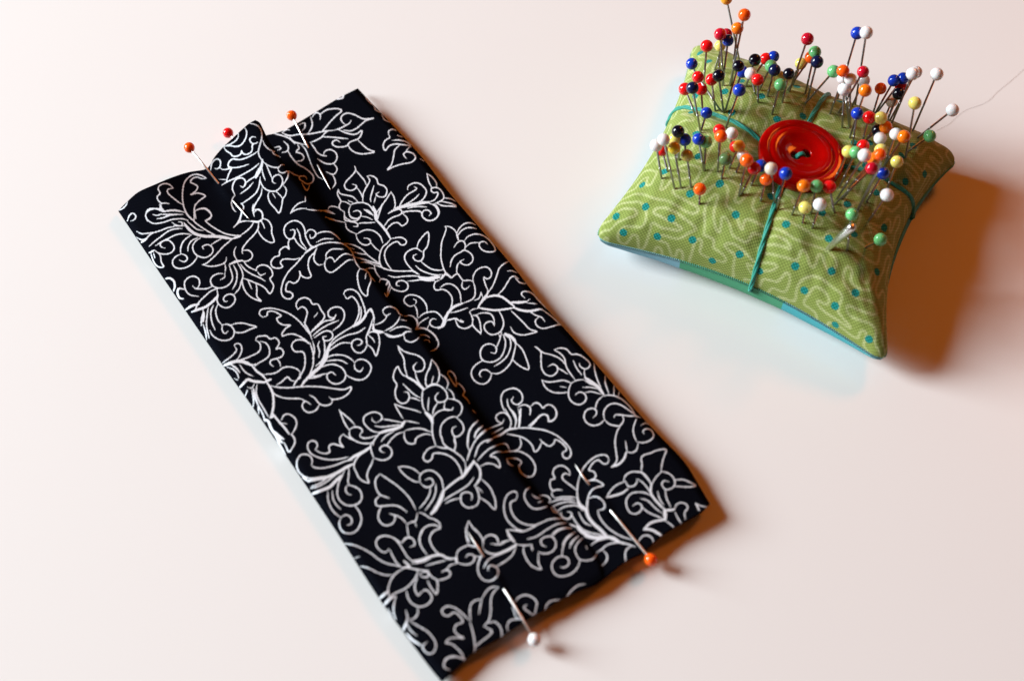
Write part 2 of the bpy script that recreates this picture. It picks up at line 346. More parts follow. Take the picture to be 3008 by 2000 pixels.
# ------------------------------------------------------------------ traced data: pen strokes of the print, pins, printed dots (tile-local units)
STROKES = """
T 300 250
190,1445 240,1420 280,1375 290,1340
290,1568 310,1510 350,1475 390,1510 370,1550 330,1568
1200,1075 1170,1055 1120,1035 1060,1030 1000,1060 950,1120 930,1200 925,1300 940,1400 970,1480 1020,1540 1050,1560
1200,1075 1150,1080 1090,1060 1040,1080 1015,1120 1060,1140 1100,1170 1080,1220 1020,1265 1090,1245 1150,1255 1190,1280 1150,1310 1100,1350 1065,1400 1060,1470 1060,1568
820,1190 780,1150 720,1135 660,1160 645,1200 670,1250 635,1280 640,1320 680,1360 730,1360 775,1370
680,1360 680,1410 720,1450
820,1190 760,1200 750,1230 780,1270 830,1310 880,1350 930,1380
720,1450 800,1440 880,1445 950,1470
720,1460 670,1430 600,1425 530,1450 500,1500 520,1568
680,1490 630,1505 590,1490
680,1490 760,1490 900,1490
630,1540 700,1530 780,1500 900,1490
1070,1450 1120,1430 1180,1425 1230,1460 1260,1500 1240,1540 1195,1568
1690,445 1740,450 1790,470 1830,520 1840,600 1820,680 1800,760 1810,820 1850,880
1560,550 1570,590 1540,640 1480,680 1400,710
1640,490 1665,540 1650,620 1600,690 1540,710 1470,700 1410,705
1400,715 1430,760 1480,790 1500,820 1560,820 1600,790 1605,750 1620,790 1660,800 1710,780 1730,740 1730,690 1790,660
1775,610 1740,595 1700,620 1710,660 1750,680 1790,665
1850,640 1870,690 1920,740 1990,770
1990,770 1960,785 2050,830
1800,760 1740,800 1660,840 1580,860 1500,855 1460,890 1450,930 1480,950 1560,950 1640,930 1690,910
1250,985 1260,910 1300,860 1340,855 1365,890 1350,950 1310,970 1295,955
1350,950 1390,975 1440,970 1490,960 1460,1020 1430,1110
1810,900 1740,960 1640,1020 1540,1070 1450,1110 1375,1155
1425,1090 1340,1085
w45 1845,860 1835,930 1805,1000 1770,1070
1850,880 1900,920 1960,945 2030,950 2060,920 2100,920
1800,960 1760,1050 1700,1090 1640,1140
1590,1160 1620,1180 1650,1140 1640,1090 1600,1070 1540,1090 1510,1140 1500,1200 1530,1270
1740,1120 1690,1180 1640,1220 1590,1255
1530,1270 1500,1310 1490,1370 1510,1430 1540,1460
1820,1060 1810,1150 1780,1230 1720,1290 1650,1340 1600,1370
1600,1360 1630,1400 1620,1440 1600,1500 1590,1568
1840,960 1850,1020 1880,1100
1890,920 1920,990 1950,1060 1970,1080
2000,1135 1965,1120 1960,1080 1990,1045 2040,1035 2075,1080 2070,1150 2020,1210 1960,1225 1900,1210 1850,1170 1820,1100
2030,950 2030,990 2080,1015 2140,990 2140,1050 2110,1110 2080,1150
2085,1155 2120,1200 2110,1270 2080,1310 2070,1380 2040,1475 1990,1420 1930,1350 1910,1270 1930,1230
2000,1225 2050,1270 2080,1310
1965,1250 1995,1300
1840,1190 1830,1260 1790,1330 1750,1400 1740,1460 1750,1510
1750,1470 1790,1430 1830,1450 1850,1500 1840,1568
2165,1480 2210,1410 2270,1360 2340,1340
2340,1340 2340,1280
2170,1475 2250,1430 2352,1420
T 800 250
0,555 60,570 130,590 200,620 260,680
110,550 160,515 200,520
110,550 160,575 220,585 300,570 380,570 460,560 540,545 620,530 700,525
200,600 240,650 330,680 400,690
310,460 370,435 375,490 345,525
440,370 460,440 450,500 410,560
550,400 550,340 500,320 460,370
550,340 620,290 700,275 760,275 800,300 740,350 680,410 620,480 570,540
700,525 780,500 840,470 890,440 905,405
840,460 800,420 790,380 820,340 880,325 960,350 1040,390 1110,390 1165,385 1080,410 1030,450 970,500 900,530 820,520
760,515 840,550 920,570 980,560 1030,520 1025,570 990,620 940,640 890,660 860,700 800,715 730,710 690,680 700,650 740,635 780,660
430,665 500,640 570,600 600,560 640,535
580,600 660,600 760,610 870,620
870,690 900,740 960,780 1040,795 1120,785 1180,770 1110,745 1050,700 990,640
440,670 480,720 520,780 570,810 630,820
590,800 610,760 670,745 730,780 745,840 710,900 640,910 580,890 520,850
710,910 745,960 730,1010 690,1030 620,1000
690,1030 720,1090 725,1140 690,1190
w18 330,690 380,740 420,840 450,920 490,1000 530,1060 590,1090
130,650 180,700 175,760 110,780
290,690 310,730 270,770 330,790 365,830 340,870 280,880
180,760 220,830 290,910 360,950 430,1000 475,1060 460,1120 400,1140 350,1110 310,1080 320,1050 380,1055 400,1090
30,720 80,710 100,740 60,750
340,1130 370,1180 400,1220 430,1150
190,990 250,1030 310,1050
w18 1060,110 1100,180 1170,240
w18 1170,240 1190,290 1250,320
w18 1260,340 1290,400 1350,430
w35 750,165 810,150 820,120
1340,580 1340,530 1390,510 1430,530
1340,575 1355,605 1300,640 1275,700 1300,755 1350,700 1430,680 1510,690 1590,700
1380,640 1450,635 1530,650 1590,690
1440,580 1500,600
1470,690 1410,750 1395,830 1370,920 1320,980 1400,940 1500,910 1600,890 1650,840 1620,790 1550,770 1510,800 1545,850
1540,770 1560,730 1600,710
w18 1700,850 1750,880
945,930 960,980 920,1040 860,1100 830,1150 850,1200 910,1215 960,1190 970,1160 920,1140
960,980 1010,1040 1060,1100 1080,1150
1090,1050 1140,1045 1200,1080 1220,1140 1280,1160 1320,1210 1300,1280 1240,1290 1190,1260 1230,1235
1090,1050 1120,1090 1110,1130 1070,1200 1045,1260 1040,1350
1170,1160 1150,1230 1130,1300 1135,1350
1190,1290 1170,1360
980,1190 1010,1230 1040,1300
760,1200 780,1250 860,1270 930,1290 980,1340
760,1200 750,1260 790,1340 770,1380 780,1430 830,1460
790,1340 850,1350 900,1380
870,1330 930,1355
900,1380 960,1360 1040,1355 1110,1380 1150,1430 1190,1490
900,1390 880,1450 900,1520 940,1545
w45 1160,1400 1190,1470 1200,1540
930,1460 980,1445 1020,1470 1010,1520 960,1540 900,1510
1060,1435 1110,1450 1160,1500
1365,1230 1330,1290 1280,1360 1230,1430 1200,1470
1365,1230 1400,1290 1415,1380 1400,1430
1400,1430 1340,1475
1460,1400 1500,1330 1560,1260 1630,1220 1665,1190 1630,1170
1560,1210 1560,1170 1610,1135 1680,1130 1740,1170 1775,1230 1740,1310 1680,1350
1500,1390 1580,1350 1650,1300 1690,1255
w48 1420,1420 1500,1400 1600,1380 1700,1360 1800,1350
1790,1350 1870,1320 1910,1240 1850,1240 1825,1200 1870,1180 1930,1200 1970,1260 1970,1310 1930,1340 1860,1370
1780,1020 1840,1060 1890,1130 1890,1180
1780,1020 1800,1110 1840,1190
1970,1300 2050,1310 2110,1340
1890,1360 1960,1390 2050,1395 2120,1400 2080,1370 2000,1350 1930,1340
1800,1360 1870,1390 1910,1460 1900,1520 1840,1560 1770,1550 1720,1500 1740,1450 1790,1440 1830,1480 1800,1505
1500,1470 1600,1450 1700,1450
1560,1420 1660,1400 1780,1405
540,1440 600,1450 700,1485
640,1430 660,1400 720,1400 770,1420
610,1520 700,1550 760,1565
830,1460 830,1510 860,1540 900,1560
T 900 600
440,110 440,180 500,195 580,190 620,150
640,140 700,150 760,180
660,60 720,100 770,130
590,225 650,215 720,215 790,210
w55 790,100 800,180
w35 800,180 870,250 930,330 970,400
820,180 840,100 870,20
900,250 940,190 1000,150 1060,130 1100,100 1080,60 1020,70 940,110
1110,110 1160,160 1160,210 1100,250 1060,215 1000,220 950,260 920,300
1100,90 1200,80 1320,90 1340,150 1400,190 1480,170 1530,100 1500,20 1460,0
0,60 140,75
160,80 240,75 330,115
220,145 300,180 440,210
450,210 460,270 500,310 570,340
570,260 600,240 560,210 500,205
540,255 590,260
570,350 640,310 700,295 780,310 850,370 880,450
570,350 590,410 640,460 700,470 740,440 720,400 660,390
740,440 790,500 840,540
970,400 930,450 880,490 850,560 840,640 860,710 900,750
970,400 1040,385 1100,385 1150,420 1140,460 1090,470 1050,430 990,450 930,500 900,570 910,640 940,700 980,750
440,450 540,470 640,520 700,580 750,620 850,690
500,500 550,520
540,550 620,570 700,580
560,610 640,630 740,660 860,700
620,670 700,670 780,700
680,745 760,735 800,760
780,700 800,780 850,850
790,700 870,730 960,760 1060,770 1160,770 1230,770 1300,810
940,820 1020,840 1120,830 1230,825 1300,830
w55 1300,840 1380,860 1450,850 1530,840
1170,885 1240,880 1320,870 1400,880 1480,880
1075,945 1035,930 1050,890 1110,880 1160,910 1170,960 1130,1000 1060,1000 990,970 960,920
840,900 860,860 930,875 960,920 940,980 930,1060
w40 940,890 920,930
900,1020 930,1060 970,970
1275,500 1290,440 1340,370 1400,320 1410,400 1390,490 1350,540 1350,600 1320,650 1260,650 1225,600 1270,575
1230,765 1160,690 1130,620 1150,560 1210,520 1270,510 1330,550
1320,660 1380,710 1450,750 1530,760 1590,750
1255,705 1320,760 1420,800 1500,815 1570,810
1220,770 1300,810
1590,255 1610,280 1590,350 1560,430 1550,530 1550,620 1570,710 1600,780 1660,830
1590,255 1650,260 1710,300 1730,340
w40 1600,800 1550,860
1730,340 1760,280 1820,225 1890,215 1950,240
1740,370 1780,310 1840,275 1900,270 1960,285
w35 1730,340 1750,410
1820,420 1850,380 1910,350 1980,345 2060,375 2120,430 2170,500 2170,540 2100,550 2030,530 1990,480 2000,440 2050,430 2085,460
1840,490 1890,450 1990,440
1700,500 1730,450 1780,420 1820,440 1830,500 1810,530
1655,720 1670,650 1710,590 1780,550 1810,530 1870,550 1915,600 1910,660 1860,700 1800,690 1770,660 1815,635
1770,660 1740,700 1730,770 1740,800
1560,830 1610,810 1670,850 1690,830 1740,800 1780,850 1810,880 1870,875 1920,890
1540,870 1480,900 1470,960 1500,990 1560,980 1620,1000 1670,1060 1680,1130 1660,1200
1540,960 1600,920 1670,920 1730,960 1770,1030 1780,1130
1800,890 1790,950 1830,980 1880,940
1920,890 1920,830 1960,760 2030,725 2090,730 2130,780 2120,840 2080,860 2040,840 2060,920 2090,990
1920,890 1940,960 1940,1050 1900,1100 1800,1140
w40 1800,1140 1700,1180 1640,1240 1590,1310
1660,1250 1750,1230 1860,1190
1620,1330 1680,1320 1730,1310
w35 1640,1240 1600,1320 1560,1390
2100,1010 2150,930 2190,830 2220,740 2270,690 2340,650
w35 1980,1180 2030,1100 2080,1040 2090,990
2010,1020 1990,1080 1930,1110
2010,1010 2030,1070
1255,1150 1270,1110 1230,1090
1240,1160 1190,1175 1130,1130 1130,1080 1180,1045 1260,1050 1330,1090 1380,1160 1390,1230
1240,1160 1270,1210 1280,1300
1290,1310 1350,1260 1420,1240 1490,1240 1550,1290 1580,1350 1560,1400 1500,1420 1440,1400 1420,1360 1450,1320 1495,1325
1290,1380 1340,1340 1410,1300
1130,1290 1190,1280 1240,1300 1280,1360
1270,1430 1300,1380
w35 1270,1320 1280,1400 1260,1440
1390,1430 1420,1380
1260,1440 1350,1430 1430,1470 1490,1530 1500,1568
40,350 50,395 100,370 110,330 70,295 20,300 0,340
0,400 40,470 90,490
100,350 180,320 270,320 340,360 390,410
115,440 200,400 310,400
30,520 110,480 200,450 300,440 430,460 520,540 550,620 580,690 620,740
110,520 90,590 90,650 140,700 190,690
430,520 360,515 290,520 230,570 225,640
530,590 450,570 390,600 350,640 320,670
225,640 270,610 310,630 325,670
225,640 210,690 230,760 290,785 360,740 420,690 480,645 540,640
620,740 590,790 590,870 610,960 650,1030 700,1055 710,970 740,890 740,840 700,770 620,740
690,790 675,860
740,830 790,890
440,1050 430,1020 470,985 540,985 600,1030 640,1110 670,1200 690,1270
440,1050 470,1090 520,1060 560,1090 600,1160 605,1250 580,1330 540,1400
690,1270 740,1200 770,1270 780,1370
w35 540,1410 620,1360 690,1280
890,1260 880,1220 920,1185 980,1180 1040,1210 1070,1260 1110,1280
890,1260 920,1285 970,1255
930,1290 880,1350 790,1390
1080,1290 1050,1350 990,1410 900,1460
w40 770,1380 780,1450 880,1470
1090,1330 1160,1340
960,1460 1040,1420 1130,1410 1210,1440
920,1490 1000,1520 1100,1500 1140,1470 1210,1465
T 1200 600
1030,1040 1090,980 1140,900 1180,840 1230,830 1270,860
1140,770 1190,765 1250,790
1230,850 1280,900 1350,915 1360,900
w35 900,1070 1000,1050 1080,1070 1150,1120 1220,1180
800,1190 850,1120 900,1080
w32 800,1190 900,1210 1000,1220 1100,1210 1200,1195
w42 1180,1130 1280,1130 1360,1120
1360,1120 1400,1090
1340,1080 1300,1040 1320,1005 1390,1010 1450,1050 1490,1100 1540,1150 1600,1210
1360,1140 1420,1140 1480,1150
w38 1210,1190 1300,1220 1400,1230 1500,1210 1540,1210
1540,1215 1620,1270 1690,1330 1740,1380
1400,1240 1470,1280 1530,1300 1570,1350
1500,1300 1460,1340 1480,1400 1550,1430 1640,1410 1740,1385 1790,1410
1180,1225 1250,1290 1330,1370 1400,1440 1480,1465 1400,1490 1320,1505 1240,1490 1200,1460 1175,1410
1040,1230 1080,1300 1095,1380 1070,1450 1020,1490 950,1500 890,1460 870,1400 900,1360 960,1350 990,1400
990,1380 980,1310 940,1260 860,1250 800,1260
700,1240 740,1210 800,1200
700,1240 730,1290 740,1350
740,1280 800,1270
740,1280 790,1290 820,1350 830,1420 835,1480 780,1440 740,1390 740,1350
740,1350 720,1400 650,1430 580,1410 550,1360 540,1320
430,1340 480,1330 540,1315 600,1350 635,1355 600,1330
1070,1470 1050,1568
w45 1110,1490 1180,1520 1210,1568
w35 340,1430 400,1400 430,1350
T 1000 900
870,250 960,250 1040,290 1100,350 1130,430 1100,490 1040,515
920,330 980,330 1030,360
960,390 1010,385 1030,415
1230,780 1250,740 1300,770 1330,830 1330,880
1240,780 1280,850 1330,920 1340,880 1400,920 1430,980 1410,1020 1450,1060 1490,1120
1520,1190 1560,1230
300,330 360,290 430,310 450,400 440,480 410,570 370,490 310,440
300,330 300,430
320,330 370,370 395,415
430,310 500,300
510,310 560,350 640,350 720,330
730,330 760,290 820,290
730,330 750,390 820,410 880,380 910,350
660,450 680,510 730,600 740,700 770,800
660,450 720,510 800,540 880,560 950,610 970,680 940,740 860,745 840,690 880,645
860,750 880,830 920,900 970,950
770,800 720,790 680,730 660,690 620,750 610,830 650,900 630,970 640,1050 690,1110 750,1110 790,1060 780,990 730,985
w35 760,810 840,850 900,900 960,960
720,890 790,960 860,1020 920,1050
790,1050 860,1060 920,1090
950,950 940,1050 950,1150 980,1210
1050,610 1030,700 990,780 980,870 1000,920 1060,890 1120,890
1050,610 1110,680 1140,770 1130,850 1110,880
1070,800 1050,880
1150,780 1210,820 1240,880 1220,950
960,960 1020,920 1100,900 1170,930 1220,990 1230,1050 1200,1090 1120,1100 1090,1040 1130,990
1240,950 1290,990 1310,1060
1240,1060 1310,1070 1370,1100 1400,1150 1390,1220 1350,1270
1200,1100 1200,1180 1280,1190 1300,1160
1120,1110 1080,1170 1060,1250
1020,1050 1010,1130 1010,1200
620,1120 670,1210 720,1290
620,1120 720,1160 840,1190 930,1220
1060,1280 1110,1220 1180,1190 1290,1190
w60 980,1220 1040,1280 1060,1340
1350,1270 1290,1270 1220,1300 1160,1370 1150,1460 1170,1540
1340,1280 1400,1340 1420,1410 1390,1470 1330,1500 1290,1460 1290,1400 1330,1380
1310,1500 1310,1568
1470,1568 1480,1450 1520,1370 1590,1310
1640,1370 1570,1430 1540,1500
1680,1410 1600,1480 1540,1568
1760,1520 1680,1568
1620,320 1570,270 1520,210 1530,140
1820,320 1840,360 1810,440 1790,490
1780,450 1710,430 1640,460 1610,530 1630,610 1700,640 1780,630 1850,580 1890,490 1900,400 1870,320
1730,530 1780,540 1800,490 1770,450
1890,330 1950,370 1960,460 1920,570 1850,640 1770,690
w45 1950,330 2000,380 2020,430
2020,430 2000,530 1970,630 1900,720 1820,770 1740,770
1740,770 1680,730 1620,740 1600,790 1625,815
1740,770 1720,840 1660,890 1580,880 1520,820 1510,740 1560,670 1640,620
2020,420 2090,490 2140,600 2170,720 2090,700 2010,640 1980,600
1990,1040 1970,1090 2030,1130 2090,1090 2090,1010 2030,950 1960,945 1880,980 1850,1050 1860,1130 1890,1210
1920,1060 1930,1140 1980,1220 2020,1310 2010,1390
2050,1180 2070,1280 2060,1380
2040,1160 2110,1130 2170,1150 2190,1190 2180,1245
2190,1150 2240,1110 2290,1120 2330,1170 2352,1165
T 400 600
270,0 280,60 320,85
110,130 115,90 150,55 210,50 270,70 310,90
110,130 130,180 190,220 260,220 330,205 400,180 470,170 540,170 600,190
190,120 240,130 290,110
310,90 400,75 480,80 550,90
240,170 330,150 420,120 540,120
540,0 560,60 590,120 640,170 690,220 760,270 840,320 920,360
680,0 670,60 690,170
690,70 740,50 800,50 850,90 865,140 820,175 790,190
790,190 850,240 910,280 980,320 1060,350 1150,360 1200,360
w45 560,230 620,300 700,350 800,370 900,370 1000,380 1100,400
480,205 530,210 520,250 460,240 410,210
430,250 560,250
590,200 650,250 700,290 770,305
550,210 600,280 680,330
0,310 60,340 130,335 210,325 290,300 370,270 440,260
0,380 60,410 110,400 150,360 210,325
w40 60,440 120,400
150,485 210,430 290,370 370,310 450,285 530,280
220,480 300,430 380,390 450,355 530,340 620,345
335,505 285,490 280,450 320,420 380,420 430,470 435,520 390,565 320,575 250,560 210,525
w35 150,560 210,530
170,570 200,660 250,720 320,720 290,670 280,600 250,560
200,560 215,620
640,350 570,400 530,450 510,520 515,570
515,570 570,590 590,630 550,665 495,640
515,575 460,600 420,650 430,710 490,740 570,730 640,690 690,630 700,600
740,390 680,430 650,490 670,560 720,600 790,615 850,590 885,540 870,490 820,465 760,490 780,520
710,385 640,420 600,480 595,545
990,395 920,430 860,470
1110,395 1060,440 1000,490 940,560 880,620 810,680 760,695
w35 1100,400 1200,370
1200,360 1270,310 1330,250 1350,205
760,695 840,715 920,710 990,690 1030,660 1040,610
1410,210 1400,290 1350,360 1290,420 1230,500 1220,560 1230,575
1225,535 1290,530 1335,570 1330,620 1280,655 1220,655
1120,270 1170,220 1240,195 1320,195
1125,265 1160,230 1200,150 1210,90 1220,60
1100,0 1120,60 1150,90
w35 1320,195 1400,205 1440,180
1350,0 1340,60 1360,140
1350,70 1400,60 1450,100 1450,160
1450,160 1520,190 1560,260 1560,330 1590,430 1540,440 1470,400 1420,340 1405,300
1430,190 1460,230 1480,280
1150,490 1130,530 1130,590 1160,640
w40 1080,690 1150,660 1220,650
1020,680 1030,740 1020,790
1020,800 1020,840 970,870
1000,800 940,800 880,830 855,880 880,940 950,965 1030,950 1090,900 1110,840 1090,760 1070,700
1120,700 1160,790 1150,900 1110,980
1170,680 1210,750 1230,820 1210,900 1180,980 1130,1035
1200,690 1260,760 1340,810 1430,850 1490,890
1230,650 1280,710 1350,750 1390,760
1380,770 1390,730 1440,700 1510,710 1560,760 1570,820 1540,860 1580,930 1570,990 1535,1030 1490,970 1430,930 1380,910 1310,880 1230,850
1400,780 1430,820 1490,795
1220,860 1230,940 1270,1020 1340,1080 1440,1115 1390,1060 1390,980 1380,910
1280,860 1310,930 1330,975
880,940 820,970 740,975 680,970 650,940
700,970 730,920 720,860 670,830 610,840 560,890 560,960 590,1020 640,1050 720,1060
w32 550,980 490,970 475,1020 500,1080 545,1090
w32 340,860 380,850 430,880 445,940 430,1000
940,970 860,1000 790,1060 730,1120 690,1190 670,1240
w40 570,1215 640,1170 720,1150
w38 640,1240 720,1210 800,1180 880,1120 940,1050
930,980 940,1050 930,1110 960,1160 1020,1190 1080,1180 1130,1130 1140,1080 1110,1040 1050,1040 1005,1080 1020,1120 1055,1115
770,1190 770,1250 750,1330 750,1400
830,1190 815,1290 810,1400 840,1540
890,1160 860,1240 870,1350 910,1450
940,1150 915,1230 940,1330 990,1390
w45 780,1250 770,1350
810,1568 800,1480 770,1380
990,1390 990,1450 1020,1490 1060,1460
990,1390 1040,1380 1090,1400 1130,1460 1110,1530 1050,1565 960,1560 880,1510 850,1450
1090,1390 1160,1370 1240,1370 1310,1390 1385,1410 1310,1440 1230,1475 1150,1475 1120,1450
1770,300 1820,295 1825,350 1790,400 1740,390 1705,330 1710,260 1760,210 1830,190 1900,220 1940,290 1950,370 1990,450 2010,490
1850,280 1880,340 1900,430 1960,510
1770,400 1820,390 1850,440 1900,490 1970,540
1770,400 1750,450 1760,520 1730,490 1690,500 1650,540 1650,590 1590,610 1555,660 1560,710 1600,735 1660,735 1690,715 1660,680 1680,640 1740,630 1820,635 1880,620
w35 1950,560 2030,500 2080,490
1950,560 1900,620 1830,700 1760,770 1710,850 1680,930 1670,1000 1690,1060 1740,1090 1790,1080 1805,1040 1770,1010 1725,1000 1730,930 1760,890 1820,910 1870,870 1890,800 1880,770 1900,820 1960,850 2015,830 1990,760 1980,690 2000,610 2050,560 2080,510
1860,1210 1840,1160 1870,1100 1940,1075 2000,1100 2030,1150 2090,1150 2130,1220 2170,1280 2150,1330 2080,1400 2010,1470
2050,1300 2090,1250
1860,1215 1900,1180 1950,1200 1970,1250 1950,1330 1940,1400
1460,1300 1420,1270 1430,1220 1490,1200 1580,1200 1680,1225 1780,1270 1870,1340 1940,1420 2000,1500
1460,1300 1510,1280 1510,1240 1570,1230 1640,1260 1670,1290 1620,1310 1640,1360 1700,1390 1780,1390 1720,1430 1680,1490 1680,1520
T 500 900
1290,300 1290,340 1360,320 1430,320 1500,350 1560,390 1610,430
1540,180 1600,290 1630,380
1620,300 1700,230 1780,170 1880,150 1900,100
1640,340 1720,270 1820,210 1940,160
1910,90 1890,130 1830,120 1820,60 1870,15 1950,10 2000,60 2000,140 1950,220 1870,280
1660,360 1730,310 1800,280 1860,300 1870,350 1830,390 1770,390 1760,350 1800,345
1720,400 1700,450 1720,520 1710,590
1640,400 1660,500 1640,600
1840,430 1900,360 2000,290 2100,230 2180,160 2200,60 2190,0
1830,470 1920,390 2040,330 2160,300 2250,240
1830,510 1900,460 1980,420 2090,420
2150,450 2190,440 2210,400 2160,375 2100,400 2090,460 2130,520 2190,535 2240,500 2270,440
2270,440 2260,340 2300,250 2330,150
2290,30 2250,90 2240,0
2290,30 2340,90 2352,160
w32 2110,220 2200,170 2250,90
w50 1840,430 1810,520 1790,600 1720,700 1650,760 1600,820
1770,380 1780,480 1770,580 1730,640 1670,690
1610,420 1640,520 1650,600 1640,690 1600,790 1540,860 1500,920
1600,430 1540,390 1460,385 1410,420 1400,470 1440,520 1520,520 1550,570 1550,680 1520,760 1460,850 1420,910
1800,590 1880,560 1980,560 2060,590 2120,640
2120,650 2170,610 2250,620 2310,680 2300,760 2240,830 2160,845 2080,820 2030,790
2120,650 2130,720 2190,750 2220,700
1790,630 1870,620 1960,620 2040,660
1740,700 1820,670 1900,670 1980,710 2020,780 2000,850 1930,890 1860,880 1810,830 1810,780 1860,755 1905,790
1600,800 1680,800 1760,780 1810,770
1590,830 1660,820 1740,800
1600,820 1540,880 1510,920
1160,910 1240,930 1360,935 1480,925 1600,920 1740,925 1880,945 2000,955 2085,925 2060,990 1980,1050 1870,1070 1830,1040
1870,1070 1850,1120 1790,1140 1720,1120 1660,1050 1600,1020
1720,1120 1680,1190 1600,1220 1540,1190 1520,1130 1560,1090 1620,1130
1560,1090 1490,1060 1400,1060 1300,1050 1220,1020 1180,980
1220,905 1280,870 1350,810 1390,850 1440,860
1440,860 1430,910
1500,760 1460,720 1380,695 1300,705 1240,750 1170,775 1080,780
1490,770 1500,820 1450,850
w45 1100,860 1160,840
980,390 1000,350 1060,340 1110,340 1150,375 1210,360 1250,400 1250,440 1220,490 1270,480 1305,530 1280,580 1220,600 1160,620 1150,660 1190,690
1220,600 1260,640 1270,690
980,390 1030,420 1040,480 1010,530 930,570 860,600 780,620
1040,400 1100,420 1140,480 1140,560 1090,610 1020,650 970,690
880,640 940,670 1010,660
740,460 740,440 770,425 810,440 825,490 810,550 770,610
740,460 765,500 730,550 670,600 600,650
w48 620,680 720,640 800,630 880,650 940,680
w32 940,680 1000,750 1060,790 1110,850
w32 700,670 760,710 800,760
650,700 720,720 770,770 790,830
800,670 850,740 900,780 960,800
740,830 780,850
w40 800,930 850,880 890,840 960,860 1050,870 1110,870
890,930 940,940 970,890
w35 1110,870 1150,930 1180,1000 1190,1100 1180,1200 1150,1280
1000,900 990,990 1020,1080 1080,1180 1130,1270
w32 960,950 980,1050 1010,1130
860,1040 890,960
940,960 960,1080 950,1160
1010,1130 1020,1240
1010,1130 1070,1250 1090,1330
w45 1150,1280 1200,1260
w40 1080,1300 1130,1320 1160,1400 1220,1490 1290,1568
w32 1180,1230 1240,1310 1320,1400 1370,1470
1280,1310 1310,1250 1370,1240 1440,1290 1455,1360 1420,1440 1390,1470
1290,1340 1350,1350
1390,1470 1430,1520 1430,1568
T 800 1200
220,290 250,330 260,390 230,450 190,500 160,440 130,380
w42 20,260 70,310 130,350
w35 40,320 90,430 150,530
770,10 790,60 820,140 860,210 890,250
770,20 830,70 900,130 950,190
880,240 950,210 1010,220 1040,260 1010,290
1010,290 1010,320 1060,340 1130,330 1190,310
890,250 890,310 940,360 1020,395 1110,400 1150,390
820,290 780,330 780,390 820,440 760,420 690,405 650,440 660,500 600,515 540,500 490,470
490,470 520,430 500,380 450,370 410,400 410,460 450,520 530,560 640,585 760,580 880,555
820,300 890,340 980,380
450,640 460,600 440,550 390,525 330,530 290,580 280,650 300,720 350,770 430,800 530,790 640,775
450,640 470,670 550,685 650,670 750,640 850,600 920,590
w42 880,590 960,540 1060,490 1130,440
1080,480 1000,540 950,610 940,670 970,740 1000,800 1060,840 1110,850 1090,780 1100,720 1140,640 1160,580
1150,380 1130,440 1150,520 1170,570
1290,510 1240,480 1250,440 1310,420 1370,470 1370,540 1310,585 1240,590 1170,565
1160,420 1170,370 1230,290 1300,250
1310,430 1340,390 1380,340 1440,290 1510,270
1250,380 1310,310 1400,260
w45 420,830 520,810 620,790 740,740 840,680 920,640
440,900 540,860 620,810
440,920 540,890 640,830 740,750 780,740
w45 460,980 560,940 660,900 720,840 790,770
880,680 880,760 870,840 890,880
860,880 930,890 1000,930 1030,1000 1010,1070 940,1110 860,1110 790,1070 750,1000 750,920 770,840 830,720
860,880 840,930 870,980 910,990
640,950 640,1040 670,1130 720,1200 790,1250
690,940 700,1040 740,1110 790,1160
790,1250 850,1220 910,1260 910,1320 860,1340
790,1250 770,1320 790,1390 840,1430 920,1430 980,1390 1020,1310 1020,1230 980,1150 940,1110
w35 350,790 420,840
1200,160 1150,140 1150,100
1210,155 1260,120 1250,70 1190,40 1120,50 1060,90 1050,150 1090,210 1160,260 1230,270
1270,120 1340,130 1420,145 1500,160
1180,200 1260,210 1360,200 1480,185
w55 1480,210 1520,150
w45 1230,280 1330,250 1420,230 1500,200
1520,140 1600,150 1690,170
1530,250 1620,230 1720,230 1830,270
1520,260 1520,330 1560,395 1640,400 1650,350 1700,310 1780,290 1840,310
1850,100 1840,220 1850,320 1880,420
1950,320 1970,400 2040,460 2090,480 2110,420 2100,330
1880,430 1960,450 2040,460 2120,510 2190,570 2230,640
1880,430 1800,460 1750,520 1740,580 1790,610 1840,570 1850,520 1920,510 2010,530 2090,580 2150,660 2180,740 2180,800
w48 2180,800 2240,720 2310,620
2200,770 2230,690 2220,640
w32 1980,940 2060,870 2140,810 2200,770
2320,790 2260,870 2160,940 2040,1010 1970,1060
1990,1090 2070,1050 2160,1030
2290,1050 2300,990 2250,960 2180,980 2170,1060 2200,1110 2260,1140 2330,1120
1450,670 1530,665 1620,690 1700,750
1450,670 1500,740 1570,800 1650,840 1700,840
1700,840 1700,770 1750,720 1830,710 1900,750 1950,820 1970,930
1700,850 1760,900 1830,890 1855,840 1820,800 1760,820
1820,900 1810,980 1760,1070 1690,1150
1880,860 1880,960 1840,1060 1760,1170
w60 1970,940 1940,1040 1880,1150 1830,1210
1240,750 1330,810 1430,880 1530,970 1600,1060 1650,1160
1240,750 1190,810 1190,900 1230,980 1290,1010 1350,1030
1240,1000 1190,1050 1200,1110 1260,1120 1380,1110 1470,1130 1550,1190
1260,1120 1230,1180 1220,1260 1270,1330 1340,1340 1400,1300 1410,1230 1350,1210
1410,1220 1490,1260 1550,1330
1550,1330 1610,1300 1650,1290 1670,1200
1550,1340 1560,1420 1570,1470
1640,1300 1660,1360
1690,1190 1760,1220 1800,1250 1860,1270 1920,1310 1940,1370
1940,1370 1880,1340 1810,1340 1740,1380 1700,1450 1700,1530
1940,1375 1870,1400 1820,1460 1810,1530
1190,1530 1220,1480 1300,1460 1380,1480 1480,1540
1490,1540 1560,1480 1620,1500 1640,1550
2260,1290 2240,1350 2230,1450 2260,1568
2260,1290 2310,1370 2352,1420
T 1300 1200
450,810 540,900 590,1000 610,1080 600,1160 520,1080 430,1020
